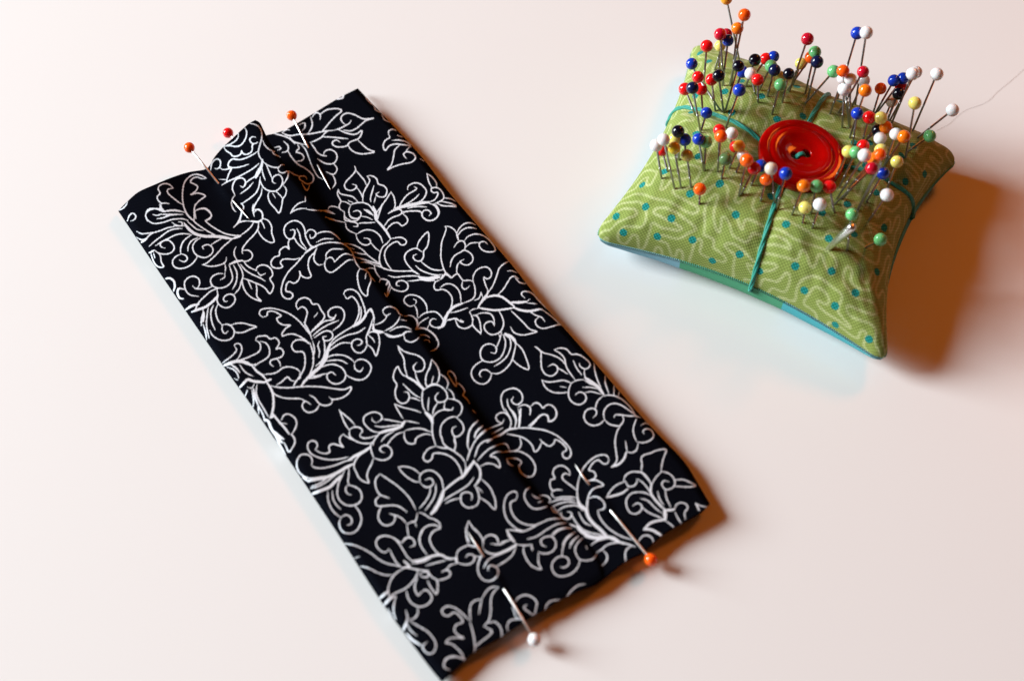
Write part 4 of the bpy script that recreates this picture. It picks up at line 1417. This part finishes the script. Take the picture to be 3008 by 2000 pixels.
# ------------------------------------------------------------------ pincushion
ZS = 9.5
CORN = {k: at(np.array(float(x)), np.array(float(y)), zc * MM)[:2] for k, (x, y, zc) in
        dict(L=(1733, 700, 9.5), F=(2612, 1074, 9.5), R=(2832, 452, 11), B=(2036, 118, 10)).items()}
TIES = ((0.06, -1.0), (1.0, 0.27), (0.05, 1.0), (-1.0, 0.17))        # where the tie threads cross the edges
def cush_xy(a, b, pinch=0.13):
    """a: -1 (edge L-B) .. 1 (edge F-R); b: -1 (edge L-F) .. 1 (edge B-R)"""
    q = 0.87                                              # rounded corner tips
    ca, cb = (np.abs(a) - q) / (1 - q), (np.abs(b) - q) / (1 - q); cor = (ca > 0) & (cb > 0)
    ca, cb = np.clip(ca, 0, 1), np.clip(cb, 0, 1)
    a = np.where(cor, np.sign(a) * (q + (1 - q) * ca * np.sqrt(1 - cb * cb / 2)), a)
    b = np.where(cor, np.sign(b) * (q + (1 - q) * cb * np.sqrt(1 - ca * ca / 2)), b)
    ap = a * (1 - pinch * (1 - b * b) * (1 + 0.55 * smoothstep(0.0, 1.0, a))); bp = b * (1 - pinch * (1 - a * a) * (1 + 0.12 * smoothstep(0.0, 1.0, -b)))
    u = (ap + 1) / 2; v = (bp + 1) / 2
    return ((1 - u) * (1 - v))[..., None] * CORN['L'] + (u * (1 - v))[..., None] * CORN['F'] + (u * v)[..., None] * CORN['R'] + ((1 - u) * v)[..., None] * CORN['B']
def seam_z(a, b):
    return ZS + 0.9 * np.sin(3.1 * a + 1.3) * np.abs(b) ** 6 + 0.8 * np.sin(3.7 * b + 0.4) * np.abs(a) ** 6
def puff(a, b):
    return (np.clip(1 - a * a, 0, 1) * np.clip(1 - b * b, 0, 1)) ** 0.375
def cush_top(a, b):
    r2 = a * a + b * b
    z = seam_z(a, b) + 24.5 * puff(a, b)
    z = z - 7.0 * np.exp(-r2 / 0.13)
    gr = 0
    for ex, ey in TIES:
        tt = np.clip((a * ex + b * ey) / (ex * ex + ey * ey), 0, 1)
        gr = np.maximum(gr, np.exp(-((a - tt * ex) ** 2 + (b - tt * ey) ** 2) / 0.07 ** 2))
    edge = 1 - smoothstep(0.75, 1.0, np.maximum(np.abs(a), np.abs(b)))
    z = z - 1.6 * gr * (0.35 + 0.65 * edge) * smoothstep(0.0, 0.3, np.sqrt(r2)) * smoothstep(0, 0.25, puff(a, b))
    rim = smoothstep(0.55, 0.86, np.maximum(np.abs(a), np.abs(b))) * smoothstep(1.0, 0.93, np.maximum(np.abs(a), np.abs(b)))
    z = z + 0.5 * rim * value_noise(a * 8 + 31, b * 8 + 13, 41) + 0.3 * rim * value_noise(a * 17 + 3, b * 17 + 5, 42)
    z = z + 0.55 * value_noise(a * 5 + 11, b * 5 + 3, 12) * edge + 0.35 * value_noise(a * 11 + 2, b * 11 + 7, 15) * edge
    return z

EDGE = lambda k: np.sign(k) * (1 - (1 - np.abs(k)) ** 1.6)      # finer rows towards the seam
N = 320
g = EDGE(np.linspace(-1, 1, N)); A, B = np.meshgrid(g, g, indexing='ij')
XY = cush_xy(A, B); ZT = cush_top(A, B) * MM
VT = np.concatenate([XY, ZT[..., None]], -1).reshape(-1, 3)
cush_c = Vector((float(VT[:, 0].mean()), float(VT[:, 1].mean()), 0))
cushion = empty('pincushion', cush_c)
tag(cushion, 'square green dotted pincushion tied with teal thread and a red button', 'pincushion')
me = mesh_np('green_cover', VT - np.array(cush_c), grid_faces(N, N))
dots = np.array([np.array([float(c) for c in q.split(',')]) / 3.92 + np.array(o) for o, t in tiles(DOTS) for q in t])
pxv, pyv = pix(VT)
# printed dots: found once on the cloth, round on the cloth
def arc_uv(V3):
    def cum(X, ax):
        d = np.linalg.norm(np.diff(X, axis=ax), axis=-1)
        c = np.insert(np.cumsum(d, axis=ax), 0, 0, axis=ax)
        return c - np.take(c, [c.shape[ax] // 2], axis=ax)
    return np.stack([cum(V3, 0).ravel(), cum(V3, 1).ravel()], -1) / MM
UVT = np.stack([A.ravel() * 52.0, B.ravel() * 52.0], -1)
UVA = arc_uv(VT.reshape(N, N, 3))
dist = np.full(len(VT), 30.0)
for dx, dy in dots:
    d2 = (pxv - dx) ** 2 + (pyv - dy) ** 2; k = int(np.argmin(d2))
    if d2[k] > 15 ** 2: continue
    near = np.hypot(*(VT[:, :2] - VT[k, :2]).T) < 6 * MM
    dd = np.linalg.norm(VT[near] - VT[k], axis=1) / MM
    dist[near] = np.minimum(dist[near], (dd - 1.32) * 8.5)
add_attr(me, 'dot_distance', dist); add_uv(me, UVA)
# pale meandering line: one closed curve that wanders round a random tree over the cloth
NC = 25; rg = random.Random(11); CELL = 130.0 / NC
par = list(range(NC * NC))
def find(i):
    while par[i] != i: par[i] = par[par[i]]; i = par[i]
    return i
ed = [((i, j), (i + 1, j)) for i in range(NC - 1) for j in range(NC)] + [((i, j), (i, j + 1)) for i in range(NC) for j in range(NC - 1)]
rg.shuffle(ed); tree = set()
for p_, q_ in ed:
    a_, b_ = find(p_[0] * NC + p_[1]), find(q_[0] * NC + q_[1])
    if a_ != b_: par[a_] = b_; tree.add((p_, q_))
def joined(x1, y1, x2, y2):
    n1, n2 = (x1 // 2, y1 // 2), (x2 // 2, y2 // 2)
    if n1 != n2: return (min(n1, n2), max(n1, n2)) in tree
    if x1 != x2: o_ = (n1[0], n1[1] + (1 if y1 % 2 else -1))      # crossing towards the neighbour above or below
    else: o_ = (n1[0] + (1 if x1 % 2 else -1), n1[1])
    return (min(n1, o_), max(n1, o_)) not in tree
walk = [(0, 0)]; prev = None
while True:
    x, y = walk[-1]
    for dx, dy in ((1, 0), (0, 1), (-1, 0), (0, -1)):
        c_ = (x + dx, y + dy)
        if not (0 <= c_[0] < 2 * NC and 0 <= c_[1] < 2 * NC) or c_ == prev: continue
        if joined(x, y, *c_): break
    else: break
    prev = walk[-1]; walk.append(c_)
    if c_ == (0, 0): break
pts = np.array([((x + 0.5) * CELL / 2 - 65 + rg.uniform(-0.7, 0.7), (y + 0.5) * CELL / 2 - 65 + rg.uniform(-0.7, 0.7)) for x, y in walk])
pts = pts + 1.9 * np.stack([value_noise(pts[:, 0] / 7.0 + 40, pts[:, 1] / 7.0 + 40, 31), value_noise(pts[:, 0] / 7.0 + 20, pts[:, 1] / 7.0 + 50, 32)], -1)
pts = 0.5 * (pts[:-1] + pts[1:])
pts = 0.5 * (pts[:-1] + pts[1:])                                    # round the corners
curve = polyline(pts, len(pts) * 6)
HS = 0.25; HN = int(132 / HS); VSDF = np.full((HN, HN), 9.0, np.float32)
for p_ in curve:
    u0, v0 = (p_ + 66) / HS; i0, i1 = max(0, int(u0) - 10), min(HN, int(u0) + 12); j0, j1 = max(0, int(v0) - 10), min(HN, int(v0) + 12)
    if i1 <= i0 or j1 <= j0: continue
    dd_ = np.hypot((np.arange(i0, i1) - u0)[:, None], (np.arange(j0, j1) - v0)[None, :]) * HS - 0.45
    np.minimum(VSDF[i0:i1, j0:j1], dd_, out=VSDF[i0:i1, j0:j1])
ui = np.clip((UVA * 0.93 + 66) / HS, 0, HN - 2); fi = ui.astype(int); fr = ui - fi
vd_ = (VSDF[fi[:, 0], fi[:, 1]] * (1 - fr[:, 0]) + VSDF[fi[:, 0] + 1, fi[:, 1]] * fr[:, 0]) * (1 - fr[:, 1]) + (VSDF[fi[:, 0], fi[:, 1] + 1] * (1 - fr[:, 0]) + VSDF[fi[:, 0] + 1, fi[:, 1] + 1] * fr[:, 0]) * fr[:, 1]
add_attr(me, 'vine_distance', vd_)
cover = link('green_cover', me, M_GREEN, cushion)
bvh = BVHTree.FromPolygons([tuple(v) for v in VT[::1]], [tuple(f) for f in grid_faces(N, N)])

# backing of three cloth patches
NB = 121
gb = EDGE(np.linspace(-1, 1, NB))
def backing(name, a0, a1, mat):
    aa = gb[(gb >= a0 - 1e-6) & (gb <= a1 + 1e-6)]
    A2, B2 = np.meshgrid(aa, gb, indexing='ij')
    pf = (np.clip(1 - A2 ** 2, 0, 1) * np.clip(1 - B2 ** 2, 0, 1)) ** 0.34
    zb = seam_z(A2, B2) - 12.0 * pf + 0.5 * value_noise(A2 * 7, B2 * 7, 21) * puff(A2, B2)
    zb = np.maximum(zb, 0.15) * MM
    Vb = np.concatenate([cush_xy(A2, B2, 0.13 - 0.032 * smoothstep(0.0, 0.5, pf)), zb[..., None]], -1).reshape(-1, 3) - np.array(cush_c)
    mb = mesh_np(name, Vb, grid_faces(len(aa), NB, flip=True))
    add_uv(mb, arc_uv(Vb.reshape(len(aa), NB, 3)))
    return link(name, mb, mat, cushion)
ia = lambda v: float(gb[np.argmin(abs(gb - v))])
c1, c2 = ia(-0.42), ia(0.28)
backing('blue_backing_patch', -1, c1, M_BLUECLOTH)
backing('green_backing_patch', c1, c2, M_GREENCLOTH)
backing('turquoise_backing_patch', c2, 1, M_CYANCLOTH)

# whip stitches over the seam
def seam_pt(side, k):
    a, b = {'front': (k, -1.0), 'right': (1.0, k), 'back': (k, 1.0), 'left': (-1.0, k)}[side]
    a, b = np.array(a), np.array(b)
    p = cush_xy(a, b); return np.array([p[0], p[1], float(seam_z(a, b)) * MM]) - np.array(cush_c)
for side, cnt in (('front', 150), ('right', 150), ('left', 90), ('back', 90)):
    Vs, Fs = [], []
    Vc, Fc = [], []
    for i in range(cnt):
        k = -0.97 + 1.94 * i / (cnt - 1)
        p = seam_pt(side, k); q = seam_pt(side, k + 0.008)
        out = p.copy(); out[2] = 0; out /= np.linalg.norm(out)
        path = [p - out * 0.7 * MM + np.array([0, 0, 0.55 * MM]), p + out * 0.25 * MM + np.array([0, 0, 0.3 * MM]), q + out * 0.25 * MM - np.array([0, 0, 0.35 * MM]), q - out * 0.6 * MM - np.array([0, 0, 0.7 * MM])]
        V, F = tube(path, 0.19 * MM, 5, cap=False)
        VV, FF = (Vs, Fs) if (side != 'front' or -0.42 < k < 0.28) else (Vc, Fc)
        o0 = len(VV); VV.extend([tuple(v) for v in V]); FF.extend([[i2 + o0 for i2 in f] for f in F])
    for VV, FF, mt in ((Vs, Fs, M_STITCH_G), (Vc, Fc, M_STITCH_C)):
        if not VV: continue
        ms = bpy.data.meshes.new('seam_stitching'); ms.from_pydata(VV, [], FF)
        for p in ms.polygons: p.use_smooth = True
        so = link('seam_stitching', ms, mt, cushion); so['kind'] = 'stuff'

# teal tie threads from under the button over each edge to the underside
def top_pt(a, b, lift):
    a, b = np.array(float(a)), np.array(float(b)); p = cush_xy(a, b)
    return np.array([p[0], p[1], float(cush_top(a, b)) * MM + lift * MM])
for ux, uy in TIES:
    pts = [top_pt(ux * r, uy * r, 0.35 if r > 0.3 else 0.2) for r in np.linspace(0.12, 0.985, 26)]
    e = top_pt(ux, uy, 0); ins = np.array([cush_c[0], cush_c[1], 0]) - e; ins[2] = 0; ins /= np.linalg.norm(ins)
    pts.append(e - ins * 0.9 * MM)
    pts.append(e - ins * 0.3 * MM - np.array([0, 0, 1.8 * MM]))
    pts.append(e + ins * 6 * MM - np.array([0, 0, 5.2 * MM]))
    base = polyline(np.array(pts) - np.array(cush_c), 90)
    tie = None
    for ph in range(3):                                  # three twisted strands
        T = np.gradient(base, axis=0); T /= np.linalg.norm(T, axis=1)[:, None]
        Nn = np.array([0, 0, 1.0]) - T * T[:, 2:3]; Nn /= np.linalg.norm(Nn, axis=1)[:, None]; Bn = np.cross(T, Nn)
        s_ = np.r_[0, np.cumsum(np.linalg.norm(np.diff(base, axis=0), axis=1))] / (21.0 * MM) * 2 * math.pi + ph * 2.094
        path = base + 0.30 * MM * (np.cos(s_)[:, None] * Nn + 1.25 * np.sin(s_)[:, None] * Bn)
        st = tube_obj('tie_thread' if tie is None else 'strand', path, 0.45 * MM, M_TEAL, cushion if tie is None else tie, 8)
        if tie is None: tie = st

# ------------------------------------------------------------------ red button
hit = bvh.ray_cast(Vector((0, 0, CAMH)), Vector(ray(2352.0, 458.0)))[0]
btn_loc = Vector(top_pt(0, 0, 0)); 
btn_z = btn_loc.z + 4.4 * MM
bp_ = at(np.array(2352.), np.array(455.), np.array(btn_z + 1.0 * MM))
button = empty('button', (float(bp_[0]), float(bp_[1]), btn_z))
tag(button, 'round translucent red two-hole button sewn in the middle of the pincushion', 'button')
button.rotation_euler = (math.radians(1.0), math.radians(7.0), 0)
R = 14.2
prof = [(0.02, -2.0), (R * 0.84, -2.0), (R * 0.96, -1.3), (R, 0.4), (R, 1.3), (R * 0.985, 2.1), (R * 0.93, 2.45), (R * 0.80, 2.55), (R * 0.775, 2.2), (R * 0.755, 2.35), (R * 0.70, 2.75), (R * 0.60, 2.70), (R * 0.52, 2.35), (R * 0.42, 1.75), (R * 0.30, 1.35), (R * 0.15, 1.2), (0.02, 1.2)]
pr = polyline(np.array(prof), 70)
V, F = lathe([(r * MM, zz * MM) for r, zz in pr], 96)
me = bpy.data.meshes.new('button_disc'); me.from_pydata(V, [], F)
for p in me.polygons: p.use_smooth = True
ntb = NT('red_translucent_plastic')
tcb = ntb.n('ShaderNodeTexCoord'); vb = ntb.noise(tcb.outputs['Object'], 160.0, 3)
ntb.set(Base_Color=ntb.mix(vb, (0.36, 0.0010, 0.001), (0.43, 0.0015, 0.001)), Roughness=ntb.math('MULTIPLY_ADD', vb, 0.05, 0.05), IOR=1.49)
ntb.b.inputs['Specular IOR Level'].default_value = 0.22; ntb.b.inputs['Subsurface Weight'].default_value = 0.35; ntb.b.inputs['Subsurface Radius'].default_value = (1.0, 0.1, 0.08); ntb.b.inputs['Subsurface Scale'].default_value = 0.0012
M_HOLE = mat_black(); M_HOLE.name = 'button_hole_shadow'
disc = link('disc', me, ntb.m, button)
for k, sx in enumerate((-1, 1)):
    V, F = lathe([(1.75 * MM, -3.0 * MM), (1.75 * MM, 3.0 * MM)], 24)
    F = F + [list(range(23, -1, -1)), list(range(24, 48))]
    mc = bpy.data.meshes.new('hole_cutter'); mc.from_pydata([(v[0] + sx * 2.0 * MM, v[1], v[2]) for v in V], [], F)
    tmp = link('hole_cutter', mc); tmp.parent = button
    bpy.context.view_layer.update()
    md = disc.modifiers.new('hole', 'BOOLEAN'); md.operation = 'DIFFERENCE'; md.object = tmp; md.solver = 'EXACT'
    dg = bpy.context.evaluated_depsgraph_get(); ev = disc.evaluated_get(dg)
    newme = bpy.data.meshes.new_from_object(ev); disc.modifiers.clear(); disc.data = newme
    bpy.data.objects.remove(tmp)
for f in disc.data.polygons: f.use_smooth = True
disc.rotation_euler = (0, 0, math.radians(18))
zz = np.array([[-1.7, -1.6], [-1.5, 0.2], [-0.9, 1.4], [0, 1.75], [0.9, 1.4], [1.5, 0.2], [1.7, -1.6]])
c18, s18 = math.cos(math.radians(18)), math.sin(math.radians(18))
for k in (-0.35, 0.0, 0.35):
    tube_obj('sewing_thread', polyline([(x * MM * c18 - k * MM * s18, x * MM * s18 + k * MM * c18, (z_ - abs(k) * 0.3) * MM) for x, z_ in zz], 24), 0.40 * MM, M_TEAL, button, 8)

# ------------------------------------------------------------------ pins standing in the cushion
cam_p = Vector((0, 0, CAMH))
FW = Vector((0, CP, -SP))
def cushion_hit(px, py):
    d = Vector(ray(px, py)).normalized()
    h = bvh.ray_cast(cam_p, d)
    return h[0] if h[0] is not None else None

centre = Vector((float(bp_[0]), float(bp_[1]), 0))
corner3 = {k: Vector((v[0], v[1], 0)) for k, v in CORN.items()}
QUART = {'L': 'pouch-side', 'F': 'thick-needle', 'R': 'loose-hair', 'B': 'far-corner'}
specs = []
for o, t in tiles(PINS):
    col, hx, hy, bx, by = t[0], *[float(c) / 3.92 for c in t[1:5]]
    hx += o[0]; bx += o[0]; hy += o[1]; by += o[1]
    base = None
    for k in range(40):                                  # walk down the wire until it meets the cover
        f = 1 + 0.03 * k
        x, y = hx + (bx - hx) * f, hy + (by - hy) * f
        base = cushion_hit(x, y)
        if base is not None: break
    if base is None: continue
    depth = (base - cam_p).dot(FW)
    lat = math.hypot(hx - bx, hy - by) / FPX * depth
    hd = depth - 1.15 * lat                              # the wire leans towards the lens as an upright pin does
    d = Vector(ray(hx, hy)); head = cam_p + d * (hd / d.dot(FW))
    L = (head - base).length
    q = min(corner3, key=lambda k: (corner3[k] - Vector((base.x, base.y, 0))).length)
    specs.append(dict(col=col, head=head, base=base, q=q, L=L, r=(head.xy - centre.xy).length))
ORD = ['nearest', 'second nearest', 'third nearest', 'fourth nearest', 'fifth nearest', 'sixth nearest', 'seventh nearest', 'eighth nearest', 'ninth nearest', 'tenth nearest', 'eleventh nearest', 'twelfth nearest']
SAY = {'vermilion': 'orange-red', 'pale_yellow': 'pale yellow', 'dull_yellow': 'dull yellow', 'dull_green': 'dull green', 'dark_red': 'dark red', 'navy': 'navy blue'}
sets = {}
for sp in specs: sets.setdefault((sp['col'], sp['q']), []).append(sp)
rnd = random.Random(3)
for sp in specs:
    grp = sorted(sets[(sp['col'], sp['q'])], key=lambda e: e['r'])
    say = SAY.get(sp['col'], sp['col'])
    if len(grp) == 1: lab = f"only {say}-headed pin in the {QUART[sp['q']]} quarter of the green pincushion"
    else: lab = f"{say}-headed pin {ORD[grp.index(sp)]} the red button in the pincushion's {QUART[sp['q']]} quarter"
    straight_pin('ball_head_pin', sp['col'], sp['head'], sp['base'], lab, 'ball-headed pins stuck in the pincushion', depth=min(9 * MM, max(4 * MM, 36 * MM - sp['L'])), scale=rnd.uniform(1.03, 1.13))

# thick blunt needle and a fine sewing needle
b0 = cushion_hit(2434.0, 729.0)
d0 = Vector(ray(2506.0, 664.0)); dep = (b0 - cam_p).dot(FW); h0 = cam_p + d0 * ((dep - 15 * MM) / d0.dot(FW))
nd = empty('thick_needle', b0); tag(nd, 'thick blunt silver needle stuck near the front edge of the green pincushion', 'needle')
ax = (h0 - b0); LL = ax.length
pts = [(-0.25 * LL)] + list(np.linspace(0, 1, 14) * LL)
rad = [0.8 * MM] + [(0.85 + 0.5 * min(1, k / 8)) * MM for k in range(11)] + [1.3 * MM, 1.1 * MM, 0.55 * MM]
pts[-3:] = [LL - 0.8 * MM, LL - 0.3 * MM, LL]
tube_obj('shaft', [tuple(ax.normalized() * float(p)) for p in pts], rad, mat_steel('polished_needle_steel', (0.86, 0.86, 0.86), 0.22), nd, 20)
b1 = cushion_hit(2519.0, 618.0)
d1 = Vector(ray(2590.0, 476.0)); dep = (b1 - cam_p).dot(FW); h1 = cam_p + d1 * ((dep - 18 * MM) / d1.dot(FW))
n2 = empty('sewing_needle', b1); tag(n2, 'fine steel sewing needle leaning beside a blue-headed pin in the pincushion', 'needle')
ax = h1 - b1
ts = np.linspace(-0.2, 1, 16)
tube_obj('shaft', [tuple(ax * float(k)) for k in ts], [0.45 * MM] * 12 + [0.5 * MM, 0.55 * MM, 0.45 * MM, 0.2 * MM], M_STEEL, n2, 10)

# ------------------------------------------------------------------ loose hair on the table
hp = [(2752, 384), (2766, 377), (2790, 364), (2815, 340), (2838, 324), (2866, 314), (2888, 306), (2905, 296), (2916, 286), (2926, 274), (2945, 258), (2970, 238), (2990, 220), (3010, 203), (3060, 170)]
hw = [at(np.array(float(x)), np.array(float(y)), 0.07 * MM) for i, (x, y) in enumerate(hp)]
nh = NT('grey_hair'); tch = nh.n('ShaderNodeTexCoord'); vh = nh.noise(tch.outputs['Object'], 300.0)
nh.set(Base_Color=nh.mix(vh, (0.20, 0.15, 0.13), (0.34, 0.28, 0.25)), Roughness=0.5)
hr = empty('loose_hair', tuple(hw[0])); 
hs = tube_obj('strand', polyline(np.array(hw) - hw[0], 60), 0.026 * MM, nh.m, hr, 5)
tag(hr, 'fine loose hair trailing from the pincushion across the white table', 'hair')
